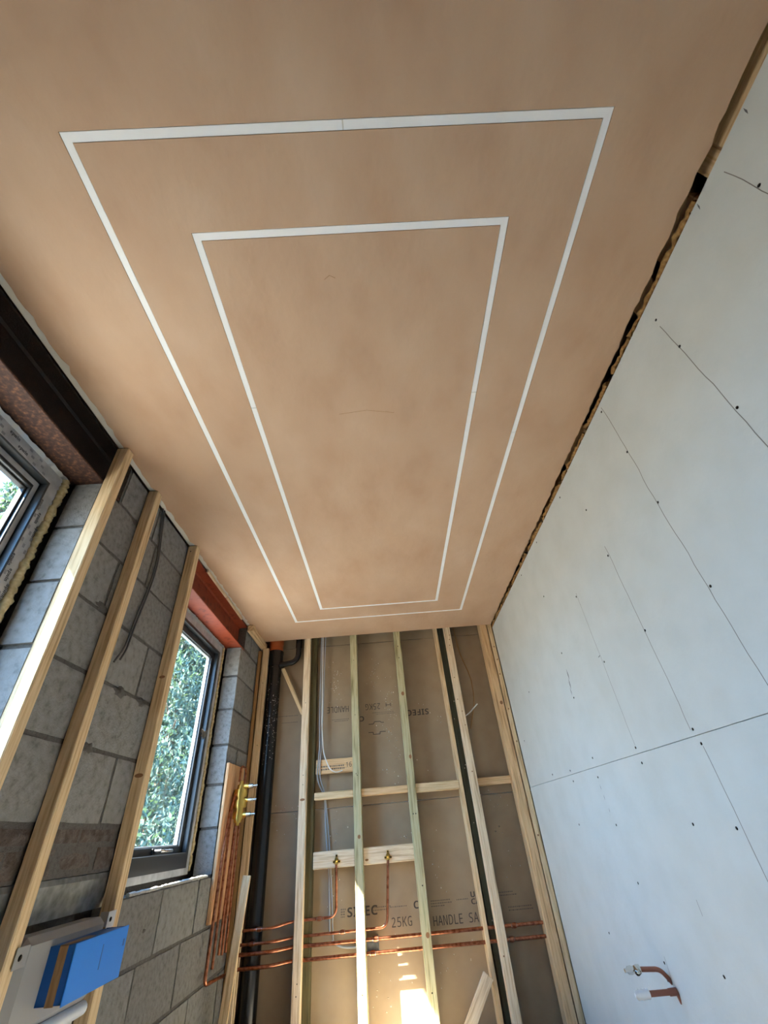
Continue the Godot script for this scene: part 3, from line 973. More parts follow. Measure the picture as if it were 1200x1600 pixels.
# ---------------------------------------------------------------- outside
func tree(label: String, at: Vector3, h: float, r: float, leaf: Material, low: float, n: int, big := 1.0) -> void:
	var t := thing("tree", label, "tree", at, "trees outside the windows")
	var st := mb()
	var pts := []
	var rad := []
	for k in 9:
		var f := k / 8.0
		pts.append(Vector3(0.2 * lump.get_noise_1d(f * 60.0 + at.x * 100.0), f * h * 0.9, 0.2 * lump.get_noise_1d(f * 60.0 + at.z * 90.0)))
		rad.append(lerpf(0.16, 0.03, f))
	tube(st, pts, rad, 10)
	for k in 26:
		var f := rng.randf_range(low, 0.85)
		var a := rng.randf() * TAU
		var d := Vector3(cos(a), rng.randf_range(0.0, 0.5), sin(a)) * r * (1.05 - f) * 1.1
		tube(st, [Vector3(0, f * h * 0.9, 0), Vector3(0, f * h * 0.9, 0) + d * 0.5, Vector3(0, f * h * 0.9, 0) + d + Vector3(0, -0.1, 0)], [0.04, 0.025, 0.01], 6)
	build(st, "trunk", M.bark, t)
	var lm := mb()
	var tip := Vector3(0, 0.085, 0.014)
	for s in [-1.0, 1.0]:
		tri(lm, [Vector3.ZERO, Vector3(0.016 * s, 0.04, 0.006), tip], [Vector3.BACK, Vector3.BACK, Vector3.BACK], [Vector2.ZERO, Vector2.RIGHT, Vector2.ONE])
	var mesh := lm.commit()
	var mm := MultiMesh.new()
	mm.transform_format = MultiMesh.TRANSFORM_3D
	mm.mesh = mesh
	mm.instance_count = n
	for k in n:
		var f := low + (1.0 - low) * pow(rng.randf(), 1.2)
		var a := rng.randf() * TAU
		var rr := r * (1.08 - f) * 1.15 * pow(rng.randf(), 0.45) * (0.75 + 0.4 * lump.get_noise_2d(a * 60.0, f * 400.0))
		var p := Vector3(cos(a) * rr, f * h + rng.randfn(0.0, 0.12), sin(a) * rr)
		var b := Basis(Vector3(rng.randfn(), rng.randfn(), rng.randfn()).normalized(), rng.randf() * TAU).scaled(Vector3.ONE * rng.randf_range(0.8, 1.7) * big)
		mm.set_instance_transform(k, Transform3D(b, p))
	var o := MultiMeshInstance3D.new()
	o.multimesh = mm
	o.material_override = leaf
	o.name = "foliage"
	o.set_meta("kind", "stuff")
	t.add_child(o, true)

func outside() -> void:
	var g := structure("ground", "pale gravel ground outside the windows", "ground")
	slab("gravel_bed", Vector3(-60, -0.6, -60), Vector3(-1.31, -0.3, 40), M.gravel, g)
	tree("dense dark green tree filling most of the far window", Vector3(-4.2, -0.3, -9.0), 7.6, 2.1, M.leaf, 0.04, 60000)
	tree("pale green tree behind the dense one, on its left through the far window", Vector3(-9.5, -0.3, -15.5), 10.0, 3.4, M.leaf_pale, 0.03, 40000, 1.5)
	tree("pale green tree behind the dense one, on its right through the far window", Vector3(-6.0, -0.3, -17.5), 10.0, 3.2, M.leaf_pale, 0.03, 40000, 1.5)
	tree("feathery tree top showing at the lower corner of the filmed window", Vector3(-5.2, -0.3, -4.7), 6.1, 1.2, M.leaf, 0.4, 7000)

# ---------------------------------------------------------------- steel over the windows
func ibeam(called: String, label: String, m: Material, fm: Material, z0: float, z1: float) -> Node3D:
	var b := thing(called, label, "beam", Vector3(-1.147, 2.208, 0), "", "thing")
	var st := mb()
	var w := 0.066
	var h := 0.192
	var t := 0.009
	var r := 0.004
	var right := [Vector2(r + 0.008, t + 0.0002), Vector2(r, t + 0.008), Vector2(r, h - t - 0.008), Vector2(r + 0.008, h - t), Vector2(w, h - t), Vector2(w, h)]
	var poly := PackedVector2Array(right)
	for k in range(right.size() - 1, -1, -1):
		poly.append(Vector2(-right[k].x, right[k].y))
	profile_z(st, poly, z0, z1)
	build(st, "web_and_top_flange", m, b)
	st = mb()
	box2(st, Vector3(-w, 0, z1), Vector3(w, t, z0), 0.002)
	build(st, "bottom_flange", fm, b)
	return b

func beams() -> void:
	ibeam("steel_beam", "dark rusty steel beam over the near filmed window", M.rust_shaded, M.rust, 0.28, -1.395)  # web and top flange carry painted recess shade, bottom flange plain rust
	ibeam("steel_beam", "red oxide painted steel beam over the far window", M.oxide, M.oxide, -2.1, -3.275)
	# galvanised lintel low between the studs
	var st := mb()
	var prof := PackedVector2Array([Vector2(-1.15, 0.953), Vector2(-1.088, 0.953), Vector2(-1.082, 0.938), Vector2(-1.096, 0.853), Vector2(-1.15, 0.853), Vector2(-1.15, 0.857), Vector2(-1.10, 0.857), Vector2(-1.086, 0.937), Vector2(-1.091, 0.949), Vector2(-1.15, 0.949)])
	profile_z(st, prof, -1.456, -2.194)
	tag(build(st, "galvanised_lintel", M.galv), "dull galvanised steel lintel behind the studs, just above the blue box", "lintel", "", "thing")

# ---------------------------------------------------------------- white strips in the ceiling
func led_strip(label: String, a: Vector2, b: Vector2, m0: int, m1: int) -> void:
	# a flush strip from a to b on its outer edge; m0/m1 = +1 or -1 for the mitre at that end (0 = square butt)
	var st := mb()
	var d := (b - a).normalized()
	var inward := Vector2(-d.y, d.x)
	var mid := Vector2(0, -1.76)
	if inward.dot(mid - a) < 0:
		inward = -inward
	var w := 0.0195
	var p := PackedVector2Array([a + (d * 0.0015 if m0 == 0 else Vector2.ZERO), b - (d * 0.0015 if m1 == 0 else Vector2.ZERO), b + inward * w - d * (w if m1 != 0 else 0.0015), a + inward * w + d * (w if m0 != 0 else 0.0015)])
	prism(st, p, 2.4008, 2.4042)
	tag(build(st, "ceiling_strip", M.strip), label, "light strip", "white strips set flush in the ceiling", "thing")

func ceiling_strips() -> void:
	var x0 := -0.6905
	var x1 := 0.6755
	var z0 := -0.2465
	var z1 := -3.2705
	led_strip("left half of the nearest white strip in the outer ceiling frame", Vector2(x0, z0), Vector2(-0.0055, z0), 1, 0)
	led_strip("right half of the nearest white strip in the outer ceiling frame", Vector2(-0.0055, z0), Vector2(x1, z0), 0, 1)
	led_strip("near length of the outer ceiling strip on the plasterboard side", Vector2(x1, z0), Vector2(x1, -1.327), 1, 0)
	led_strip("far length of the outer ceiling strip on the plasterboard side", Vector2(x1, -1.327), Vector2(x1, z1), 0, 1)
	led_strip("outer ceiling strip at the far end, by the stud partition", Vector2(x1, z1), Vector2(x0, z1), 1, 1)
	led_strip("long unbroken outer ceiling strip on the window side", Vector2(x0, z1), Vector2(x0, z0), 1, 1)
	x0 = -0.459
	x1 = 0.458
	z0 = -0.474
	z1 = -3.0605
	led_strip("nearest white strip of the inner ceiling frame", Vector2(x0, z0), Vector2(x1, z0), 1, 1)
	led_strip("near length of the inner ceiling strip on the plasterboard side", Vector2(x1, z0), Vector2(x1, -1.092), 1, 0)
	led_strip("far length of the inner ceiling strip on the plasterboard side", Vector2(x1, -1.092), Vector2(x1, z1), 0, 1)
	led_strip("farthest white strip of the inner ceiling frame", Vector2(x1, z1), Vector2(x0, z1), 1, 1)
	led_strip("far length of the inner ceiling strip on the window side", Vector2(x0, z1), Vector2(x0, -1.101), 1, 0)
	led_strip("near length of the inner ceiling strip on the window side", Vector2(x0, -1.101), Vector2(x0, z0), 0, 1)

# ---------------------------------------------------------------- timbers on the left wall
func left_timbers() -> void:
	var g := "upright battens on the block wall"
	var o: MeshInstance3D
	o = timber("wall_stud", "sunlit pine stud nearest the filmed window", "stud", M.pine, Vector3(-1.054, 0.0, -1.288), Vector3(-1.054, 2.398, -1.288), 0.044, 0.05, Vector3.RIGHT, g)
	knot(o, Vector3(-0.0221, 0.5, 0.004), Vector3.LEFT, 0.006, 0.02)
	o = timber("wall_stud", "pine stud in the middle of the block pier, clear of both windows", "stud", M.pine, Vector3(-1.055, 0.0, -1.577), Vector3(-1.055, 2.398, -1.577), 0.046, 0.047, Vector3.RIGHT, g)
	o = timber("wall_stud", "pine stud at the near edge of the far window, with a knot", "stud", M.pine, Vector3(-1.054, 0.0, -2.078), Vector3(-1.052, 2.398, -2.075), 0.05, 0.05, Vector3.RIGHT, g)
	knot(o, Vector3(-0.0251, 0.46, 0.0), Vector3.LEFT, 0.014, 0.007)
	knot(o, Vector3(-0.0251, 0.06, 0.0), Vector3.LEFT, 0.018, 0.008)
	screws(o, [[Vector3(-0.0251, 1.16, -0.006), Vector3.LEFT]])
	# corner
	o = timber("corner_stud", "pine stud in the corner between the block wall and the black soil pipe", "stud", M.pine, Vector3(-1.022, 0.0, -3.654), Vector3(-1.012, 2.345, -3.654), 0.052, 0.026, Vector3.BACK)
	screws(o, [[Vector3(0.0, 0.88, 0.0135), Vector3.BACK], [Vector3(0.006, 0.42, 0.0135), Vector3.BACK]], 0.003)
	timber("corner_packer", "thin dark brown timber packer between corner stud and block wall", "timber", M.pine_dull, Vector3(-1.064, 0.0, -3.664), Vector3(-1.064, 2.33, -3.664), 0.026, 0.04, Vector3.BACK)
	timber("head_batten", "short pine batten under the ceiling running into the far left corner", "timber", M.pine, Vector3(-1.042, 2.372, -3.24), Vector3(-1.042, 2.372, -3.694), 0.05, 0.047, Vector3.RIGHT)
	# packing strips along the ceiling edge over the red beam
	timber("packing_strip", "pale timber packing strip over the red beam, piece nearer the stud", "timber", M.pine_pale, Vector3(-1.066, 2.388, -2.33), Vector3(-1.066, 2.388, -2.70), 0.022, 0.012, Vector3.RIGHT, "packing strips over the red beam")
	timber("packing_strip", "pale timber packing strip over the red beam, piece nearer the corner", "timber", M.pine_pale, Vector3(-1.066, 2.389, -2.71), Vector3(-1.066, 2.386, -3.08), 0.022, 0.012, Vector3.RIGHT, "packing strips over the red beam")
	# loose batten propped in the corner
	timber("loose_batten", "loose pine batten propped upright in front of the corner stud", "timber", M.pine, Vector3(-0.99, 0.0, -3.33), Vector3(-0.918, 0.845, -3.36), 0.047, 0.02, Vector3(0.1, 0, 1))
	timber("loose_batten", "thin pine batten propped just behind the front loose batten", "timber", M.pine_pale, Vector3(-0.955, 0.0, -3.42), Vector3(-0.955, 0.66, -3.43), 0.022, 0.02, Vector3(0.1, 0, 1))

# ---------------------------------------------------------------- stud partition at the back
func back_timbers() -> void:
	var zf := -3.64
	var o: MeshInstance3D
	var g := "uprights of the back partition"
	o = timber("partition_stud", "pale pine stud of the partition nearest the black soil pipe", "stud", M.pine_pale, Vector3(-0.643, 0.0, zf - 0.025), Vector3(-0.652, 2.5, zf - 0.025), 0.054, 0.05, Vector3.BACK, g)
	knot(o, Vector3(0.0, -0.03, 0.0252), Vector3.BACK, 0.018, 0.008)
	screws(o, [[Vector3(0.0, 0.12, 0.0254), Vector3.BACK], [Vector3(0.0, 0.06, 0.0254), Vector3.BACK], [Vector3(0.004, -0.93, 0.0254), Vector3.BACK], [Vector3(0.0, -0.98, 0.0254), Vector3.BACK], [Vector3(0.0, 0.62, 0.0254), Vector3.BACK]], 0.003)
	o = timber("partition_stud", "dark olive treated stud tight behind the pale stud by the soil pipe", "stud", M.olive, Vector3(-0.604, 0.0, zf - 0.094), Vector3(-0.602, 2.5, zf - 0.094), 0.057, 0.085, Vector3.BACK, g)
	o = timber("partition_stud", "green tinged treated stud with sun on its lower half", "stud", M.treated, Vector3(-0.259, 0.0, zf - 0.06), Vector3(-0.250, 2.5, zf - 0.06), 0.056, 0.118, Vector3.BACK, g)
	knot(o, Vector3(0.006, -0.27, 0.0592), Vector3.BACK, 0.01, 0.012)
	screws(o, [[Vector3(-0.004, 0.1, 0.0594), Vector3.BACK], [Vector3(0.004, 0.09, 0.0594), Vector3.BACK], [Vector3(0, 0.93, 0.0594), Vector3.BACK], [Vector3(0, 0.5, 0.0594), Vector3.BACK], [Vector3(0, -1.0, 0.0594), Vector3.BACK]], 0.003)
	o = timber("partition_stud", "green tinged treated stud with a dark knot, between the lettered boards", "stud", M.treated, Vector3(0.148, 0.0, zf - 0.06), Vector3(0.135, 2.5, zf - 0.06), 0.057, 0.118, Vector3.BACK, g)
	knot(o, Vector3(0.002, 0.63, 0.0592), Vector3.BACK, 0.012, 0.016)
	knot(o, Vector3(0.008, -0.78, 0.0592), Vector3.BACK, 0.012, 0.014)
	knot(o, Vector3(0.012, 0.18, 0.0592), Vector3.BACK, 0.01, 0.014)
	screws(o, [[Vector3(0.0, 1.02, 0.0594), Vector3.BACK], [Vector3(0.0, 0.92, 0.0594), Vector3.BACK], [Vector3(-0.008, -0.17, 0.0594), Vector3.BACK], [Vector3(0.01, -0.17, 0.0594), Vector3.BACK], [Vector3(0.006, -0.55, 0.0594), Vector3.BACK], [Vector3(0.0, -1.02, 0.0594), Vector3.BACK]], 0.004)
	o = timber("partition_stud", "slim pine stud edge left of the dark slate stud", "stud", M.pine, Vector3(0.525, 0.0, zf - 0.075), Vector3(0.484, 2.5, zf - 0.075), 0.026, 0.11, Vector3.BACK, g)
	o = timber("partition_stud", "dark slate green treated stud with plaster flecks beside the pale twin", "stud", M.slate, Vector3(0.580, 0.0, zf - 0.094), Vector3(0.526, 2.5, zf - 0.094), 0.056, 0.085, Vector3.BACK, g)
	for y in [0.55, 0.42, 0.1, 0.08, -0.25, -0.75]:
		var st := mb()
		lathe(st, Vector3(rng.randf_range(-0.012, 0.012), y, 0.0423), Vector3.BACK, [[0.0, 0.004], [0.001, 0.003], [0.0015, 0.001]], 7)
		build(st, "plaster_fleck", M.splash, o)
	o = timber("partition_stud", "pale pine stud right of the dark slate stud", "stud", M.pine_pale, Vector3(0.609, 0.0, zf - 0.022), Vector3(0.582, 2.5, zf - 0.022), 0.054, 0.056, Vector3.BACK, g)
	for y in [1.08, 1.04, 0.99, 0.72, 0.55, 0.46, 0.36, 0.05, -0.9]:
		knot(o, Vector3(rng.randf_range(-0.014, 0.014), y, 0.0292), Vector3.BACK, 0.005, 0.004)
	o = timber("partition_stud", "warm pine stud of the pair at the plasterboard corner, farther from the boards", "stud", M.pine_warm, Vector3(0.916, 0.0, zf - 0.05), Vector3(0.909, 2.5, zf - 0.05), 0.060, 0.1, Vector3.BACK, g)
	knot(o, Vector3(0.01, 0.5, 0.0503), Vector3.BACK, 0.012, 0.014)
	o = timber("partition_stud", "warm pine stud of the pair at the plasterboard corner, touching the boards", "stud", M.pine, Vector3(0.9705, 0.0, zf - 0.0525), Vector3(0.966, 2.5, zf - 0.0525), 0.037, 0.1, Vector3.BACK, g)
	for q in [[0.95, 0.0], [0.84, 0.004], [0.72, -0.004], [0.45, 0.0], [0.22, 0.004], [-0.35, 0.0]]:
		knot(o, Vector3(q[1], q[0], 0.0502), Vector3.BACK, 0.006, 0.006)
	# noggins
	g = "noggins in one line across the partition"
	timber("noggin", "pine noggin under the cables, left end of the line", "noggin", M.pine, Vector3(-0.567, 1.233, zf - 0.05), Vector3(-0.284, 1.233, zf - 0.05), 0.045, 0.05, Vector3.BACK, g)
	timber("noggin", "pine noggin between the two green treated studs", "noggin", M.pine_warm, Vector3(-0.226, 1.233, zf - 0.05), Vector3(0.112, 1.233, zf - 0.05), 0.045, 0.05, Vector3.BACK, g)
	timber("noggin", "pine noggin between the knotty green stud and the dark slate stud", "noggin", M.pine, Vector3(0.17, 1.23, zf - 0.045), Vector3(0.489, 1.23, zf - 0.045), 0.055, 0.05, Vector3.BACK, g)
	timber("noggin", "pine noggin ending at the plasterboard corner", "noggin", M.pine_warm, Vector3(0.612, 1.236, zf - 0.085), Vector3(0.88, 1.236, zf - 0.085), 0.05, 0.05, Vector3.BACK, g)
	# stamped board
	o = timber("support_board", "wide pine board stamped with a grade mark, behind the white cable", "board", M.pine_warm, Vector3(-0.567, 1.42, zf - 0.085), Vector3(-0.284, 1.42, zf - 0.085), 0.095, 0.04, Vector3.BACK)
	var turn := Basis(Vector3(0, 1, 0), Vector3(-1, 0, 0), Vector3(0, 0, 1))
	words("16", "grade_stamp", M.ink, o, Vector3(-0.0, 0.085, 0.0206), 0.03, turn, false, 1.0)
	for r in 2:
		var st := mb()
		var y := -0.1
		while y < 0.07:
			var l := rng.randf_range(0.006, 0.014)
			box2(st, Vector3(-0.004 + 0.018 * r, y, 0.0198), Vector3(0.006 + 0.018 * r, y + l, 0.0204), 0.0)
			y += l + 0.005
		build(st, "grade_stamp", M.ink_pale, o)
	# boards that carry the two pipe outlets
	for q in [[-0.567, -0.286, "white pine outlet board left of the sunlit green stud"], [-0.227, 0.117, "white pine outlet board right of the sunlit green stud"]]:
		o = timber("outlet_board", q[2], "board", M.pine_pale, Vector3(q[0], 0.872, zf - 0.055), Vector3(q[1], 0.872, zf - 0.055), 0.092, 0.04, Vector3.BACK, "outlet boards")
	knot(o, Vector3(0.02, -0.15, 0.0202), Vector3.BACK, 0.006, 0.012)
	# offcut leaning low at the right, and the thin stick by the soil pipe
	o = timber("timber_offcut", "short pine offcut leaning against the slim stud near the floor", "timber", M.pine_pale, Vector3(0.255, 0.0, zf + 0.05), Vector3(0.486, 0.278, zf - 0.0), 0.06, 0.03, Vector3(0, 0.1, 1))
	knot(o, Vector3(0.0, -0.06, 0.0151), Vector3.BACK, 0.01, 0.01)
	timber("thin_lath", "thin diagonal lath between the soil pipe branch and a pale stud", "timber", M.pine, Vector3(-0.866, 2.175, -3.70), Vector3(-0.68, 1.80, -3.70), 0.03, 0.012, Vector3.BACK)

# ---------------------------------------------------------------- pipes
func coupling(parent: Node, at: Vector3, dir: Vector3, r := 0.0135, l := 0.03) -> void:
	var st := mb()
	lathe(st, at - dir * l * 0.5, dir, [[0.0, r - 0.002], [0.001, r], [l * 0.3, r], [l * 0.34, r + 0.0015], [l * 0.66, r + 0.0015], [l * 0.7, r], [l - 0.001, r], [l, r - 0.002]], 14)
	build(st, "coupling", M.copper, parent)
	for s in [0.0, l]:
		st = mb()
		lathe(st, at - dir * (l * 0.5 - s + 0.002), dir, [[0.0, 0.011], [0.0005, r - 0.001], [0.0035, r - 0.001], [0.004, 0.011]], 14)
		build(st, "solder_ring", M.solder, parent)

func run(label: String, pts: Array, r: float, group: String, bend := 0.05) -> Node3D:
	var t := thing("copper_pipe", label, "pipe", Vector3.ZERO, group)
	var st := mb()
	tube(st, bent(pts, bend, 8), r, 14)
	build(st, "tube", M.copper, t)
	return t

func plumbing() -> void:
	# soil pipe with clay coupling and a bent branch
	var s := thing("soil_pipe", "black plastic soil pipe in the back corner with an orange clay collar on top", "pipe")
	var c := Vector3(-0.938, 0.0, -3.712)
	var st := mb()
	lathe(st, c, Vector3.UP, [[0.0, 0.055], [2.2, 0.055]], 32)
	build(st, "pipe", M.soil, s)
	st = mb()
	lathe(st, c + Vector3(0, 2.2, 0), Vector3.UP, [[0.0, 0.055], [0.003, 0.063], [0.1, 0.063], [0.104, 0.066], [0.125, 0.066], [0.13, 0.06]], 32)
	build(st, "socket", M.soil, s)
	st = mb()
	lathe(st, c + Vector3(0, 2.331, 0), Vector3.UP, [[0.0, 0.05], [0.001, 0.059], [0.03, 0.059], [0.034, 0.056], [0.05, 0.056], [0.055, 0.061], [0.2, 0.061]], 32)
	build(st, "clay_collar", M.clay, s)
	st = mb()
	tube(st, bent([c + Vector3(0.045, 2.205, 0.02), Vector3(-0.738, 2.225, -3.695), Vector3(-0.733, 2.55, -3.70)], 0.075, 10), 0.023, 18)
	lathe(st, Vector3(-0.736, 2.345, -3.70), Vector3.UP, [[0.0, 0.023], [0.002, 0.028], [0.2, 0.028]], 18)
	lathe(st, c + Vector3(0.05, 2.205, 0.02), Vector3(0.99, 0.1, 0).normalized(), [[0.0, 0.027], [0.03, 0.027], [0.033, 0.02]], 18)
	build(st, "branch_pipe", M.soil, s)
	st = mb()
	for k in 90:
		var a := rng.randf_range(0.2, 2.2)
		var y := rng.randfn(1.72, 0.2)
		var d := Vector3(cos(a), 0, sin(a))
		var r := rng.randf_range(0.0012, 0.0034)
		lathe(st, c + d * 0.0545 + Vector3(0, y, 0), d, [[0.0, r], [0.0012, r * 0.7], [0.0016, r * 0.2]], 6)
	build(st, "plaster_splash", M.splash, s).set_meta("kind", "stuff")
	# four horizontal runs across the partition
	var z := -3.69
	var zl := -3.615
	var g := "copper runs across the back partition"
	var t := run("copper pipe turning up to the left outlet board, topmost of the runs", [Vector3(-1.0, 0.572, zl), Vector3(-0.80, 0.572, zl), Vector3(-0.70, 0.584, z), Vector3(-0.413, 0.587, z), Vector3(-0.409, 0.85, z + 0.027)], 0.0078, g)
	coupling(t, Vector3(-0.52, 0.585, z), Vector3.RIGHT, 0.011)
	coupling(t, Vector3(-0.88, 0.572, zl), Vector3.RIGHT, 0.011)
	elbow_outlet(t, Vector3(-0.408, 0.868, zf_board()))
	t = run("copper pipe turning up to the right outlet board, second of the runs", [Vector3(-1.0, 0.51, zl), Vector3(-0.79, 0.51, zl), Vector3(-0.69, 0.512, z), Vector3(-0.092, 0.516, z), Vector3(-0.062, 0.85, z + 0.027)], 0.0078, g)
	coupling(t, Vector3(-0.375, 0.514, z), Vector3.RIGHT, 0.011)
	coupling(t, Vector3(-0.92, 0.51, zl), Vector3.RIGHT, 0.011)
	elbow_outlet(t, Vector3(-0.061, 0.866, zf_board()))
	t = run("straight copper pipe crossing every stud, just above the lowest run", [Vector3(-1.0, 0.468, zl), Vector3(-0.80, 0.468, zl), Vector3(-0.70, 0.468, z), Vector3(0.9, 0.47, z)], 0.0095, g)
	coupling(t, Vector3(0.70, 0.469, z), Vector3.RIGHT)
	coupling(t, Vector3(-0.17, 0.469, z), Vector3.RIGHT)
	t = run("straight copper pipe crossing every stud, lowest of the runs", [Vector3(-1.0, 0.408, zl), Vector3(-0.80, 0.408, zl), Vector3(-0.70, 0.408, z), Vector3(0.9, 0.408, z)], 0.0095, g)
	coupling(t, Vector3(0.67, 0.408, z), Vector3.RIGHT)
	coupling(t, Vector3(-0.19, 0.408, z), Vector3.RIGHT)
	# timber back board and brass shower valve on the block wall
	timber("valve_board", "tall pinkish timber board on the block wall behind the brass valve", "board", M.board_wood, Vector3(-1.069, 0.655, -3.378), Vector3(-1.069, 1.435, -3.378), 0.35, 0.018, Vector3.RIGHT)
	var v := thing("shower_valve", "brass concealed shower valve with three chrome spindles on the timber board", "valve", Vector3(-1.05, 1.23, -3.37))
	st = mb()
	lathe(st, Vector3(0.036, -0.135, 0), Vector3.UP, [[0.0, 0.012], [0.014, 0.012], [0.016, 0.024], [0.034, 0.026], [0.038, 0.036], [0.07, 0.036], [0.074, 0.030], [0.092, 0.030], [0.096, 0.044], [0.108, 0.046], [0.136, 0.046], [0.14, 0.032], [0.152, 0.032], [0.156, 0.044], [0.17, 0.046], [0.196, 0.042], [0.2, 0.026], [0.222, 0.024], [0.226, 0.013], [0.245, 0.012]], 24)
	build(st, "body", M.brass, v)
	for y in [-0.08, 0.0, 0.078]:
		st = mb()
		lathe(st, Vector3(0.058, y, 0), Vector3.RIGHT, [[0.0, 0.017], [0.02, 0.017], [0.024, 0.014], [0.03, 0.014]], 6 if y == 0.0 else 18)
		build(st, "nut", M.brass, v)
		st = mb()
		var r := 0.0135 if y != 0.0 else 0.009
		lathe(st, Vector3(0.068, y, 0), Vector3.RIGHT, [[0.0, r], [0.045, r], [0.047, r - 0.002], [0.048, 0.006], [0.058, 0.006], [0.059, 0.0075], [0.075, 0.0075], [0.077, 0.004]], 18)
		build(st, "spindle", M.chrome, v)
	# pipes on the board
	g = "copper pipes down the valve board"
	var xb := -1.044
	run("copper loop over the top of the shower valve", [Vector3(-1.03, 1.335, -3.37), Vector3(-1.03, 1.43, -3.37), Vector3(-1.03, 1.43, -3.50), Vector3(xb, 1.2, -3.51), Vector3(xb, 0.5, -3.51)], 0.0075, g, 0.05)
	run("copper pipe down from the foot of the shower valve", [Vector3(-1.025, 1.11, -3.37), Vector3(-1.035, 0.9, -3.38), Vector3(xb, 0.51, -3.385)], 0.0075, g)
	run("copper pipe nearest the reveal, with an elbow near the floor", [Vector3(-1.032, 1.28, -3.345), Vector3(-1.045, 1.18, -3.29), Vector3(xb, 0.95, -3.24), Vector3(-1.04, 0.43, -3.19), Vector3(-1.02, 0.43, -3.3), Vector3(-1.0, 0.408, -3.615)], 0.0085, g, 0.03)
	run("copper pipe second from the reveal on the valve board", [Vector3(-1.03, 1.30, -3.36), Vector3(-1.045, 1.2, -3.32), Vector3(xb, 0.47, -3.30)], 0.0075, g, 0.04)
	run("copper pipe close behind the valve's foot pipe", [Vector3(-1.03, 1.2, -3.4), Vector3(xb, 1.08, -3.445), Vector3(xb, 0.5, -3.447)], 0.0075, g, 0.04)
	# two stubs out of the plasterboard
	var a := thing("pipe_stub", "upper copper stub on the plasterboard wall with a chrome elbow fitting", "pipe", Vector3(0.99, 0.508, -2.345))
	st = mb()
	tube(st, bent([Vector3(0.004, -0.04, 0.0), Vector3(-0.03, 0.0, 0.01), Vector3(-0.115, 0.005, 0.01)], 0.02, 8), 0.0075, 14)
	build(st, "tube", M.copper_dull, a)
	st = mb()
	lathe(st, Vector3(-0.105, 0.005, 0.01), Vector3.LEFT, [[0.0, 0.009], [0.001, 0.014], [0.014, 0.014], [0.016, 0.011], [0.03, 0.011], [0.032, 0.013], [0.045, 0.012], [0.05, 0.007], [0.058, 0.006]], 16)
	lathe(st, Vector3(-0.122, 0.008, 0.01), Vector3(0.0, -0.35, 0.94).normalized(), [[0.0, 0.011], [0.02, 0.011], [0.0205, 0.007], [0.012, 0.006]], 16)
	build(st, "elbow_fitting", M.chrome, a)
	st = mb()
	tube(st, [Vector3(-0.127, 0.001, 0.0285), Vector3(-0.127, 0.0005, 0.0296)], 0.0068, 12)
	build(st, "fitting_bore", M.gasket, a)
	var b := thing("pipe_stub", "lower copper stub on the plasterboard wall with white thread tape", "pipe", Vector3(0.99, 0.453, -2.315))
	st = mb()
	tube(st, bent([Vector3(0.006, -0.03, -0.005), Vector3(-0.002, 0.0, 0.0), Vector3(-0.11, 0.001, 0.0)], 0.015, 8), 0.0085, 14)
	lathe(st, Vector3(-0.002, 0.0, 0.0), Vector3.LEFT, [[0.0, 0.0085], [0.001, 0.011], [0.03, 0.0105], [0.031, 0.0085]], 14)
	build(st, "tube", M.copper_dull, b)
	st = mb()
	var prof := [[0.0, 0.009], [0.001, 0.013]]
	for k in 4:
		prof.append([0.006 + 0.012 * k, 0.0145])
		prof.append([0.011 + 0.012 * k, 0.0125])
	prof.append([0.052, 0.006])
	lathe(st, Vector3(-0.105, 0.001, 0), Vector3.LEFT, prof, 16)
	build(st, "thread_tape", M.ptfe, b)

func zf_board() -> float:
	return -3.64 - 0.055 + 0.02

func elbow_outlet(t: Node3D, at: Vector3) -> void:
	var st := mb()
	lathe(st, at, Vector3.BACK, [[0.0, 0.013], [0.004, 0.013], [0.006, 0.011], [0.022, 0.011], [0.022, 0.0075], [0.01, 0.007]], 16)
	lathe(st, at + Vector3(0, 0.0, 0.01), Vector3.DOWN, [[0.0, 0.011], [0.022, 0.011], [0.024, 0.0085]], 16)
	for k in 3:
		var a := PI * 0.5 + TAU * k / 3
		lathe(st, at + Vector3(cos(a), sin(a), 0) * 0.02, Vector3.BACK, [[0.0, 0.009], [0.004, 0.009]], 12)
	build(st, "wall_plate_elbow", M.brass, t)
	for k in 3:
		var a := PI * 0.5 + TAU * k / 3
		st = mb()
		lathe(st, at + Vector3(cos(a), sin(a), 0) * 0.021 + Vector3(0, 0, 0.004), Vector3.BACK, [[0.0, 0.005], [0.002, 0.0045], [0.0025, 0.002]], 10)
		build(st, "screw", M.screw, t)

# ---------------------------------------------------------------- cables
func cable(label: String, m: Material, pts: Array, r: float, group := "") -> void:
	var st := mb()
	tube(st, bent(pts, 0.08, 6), r, 10)
	tag(build(st, "cable", m), label, "cable", group, "thing")

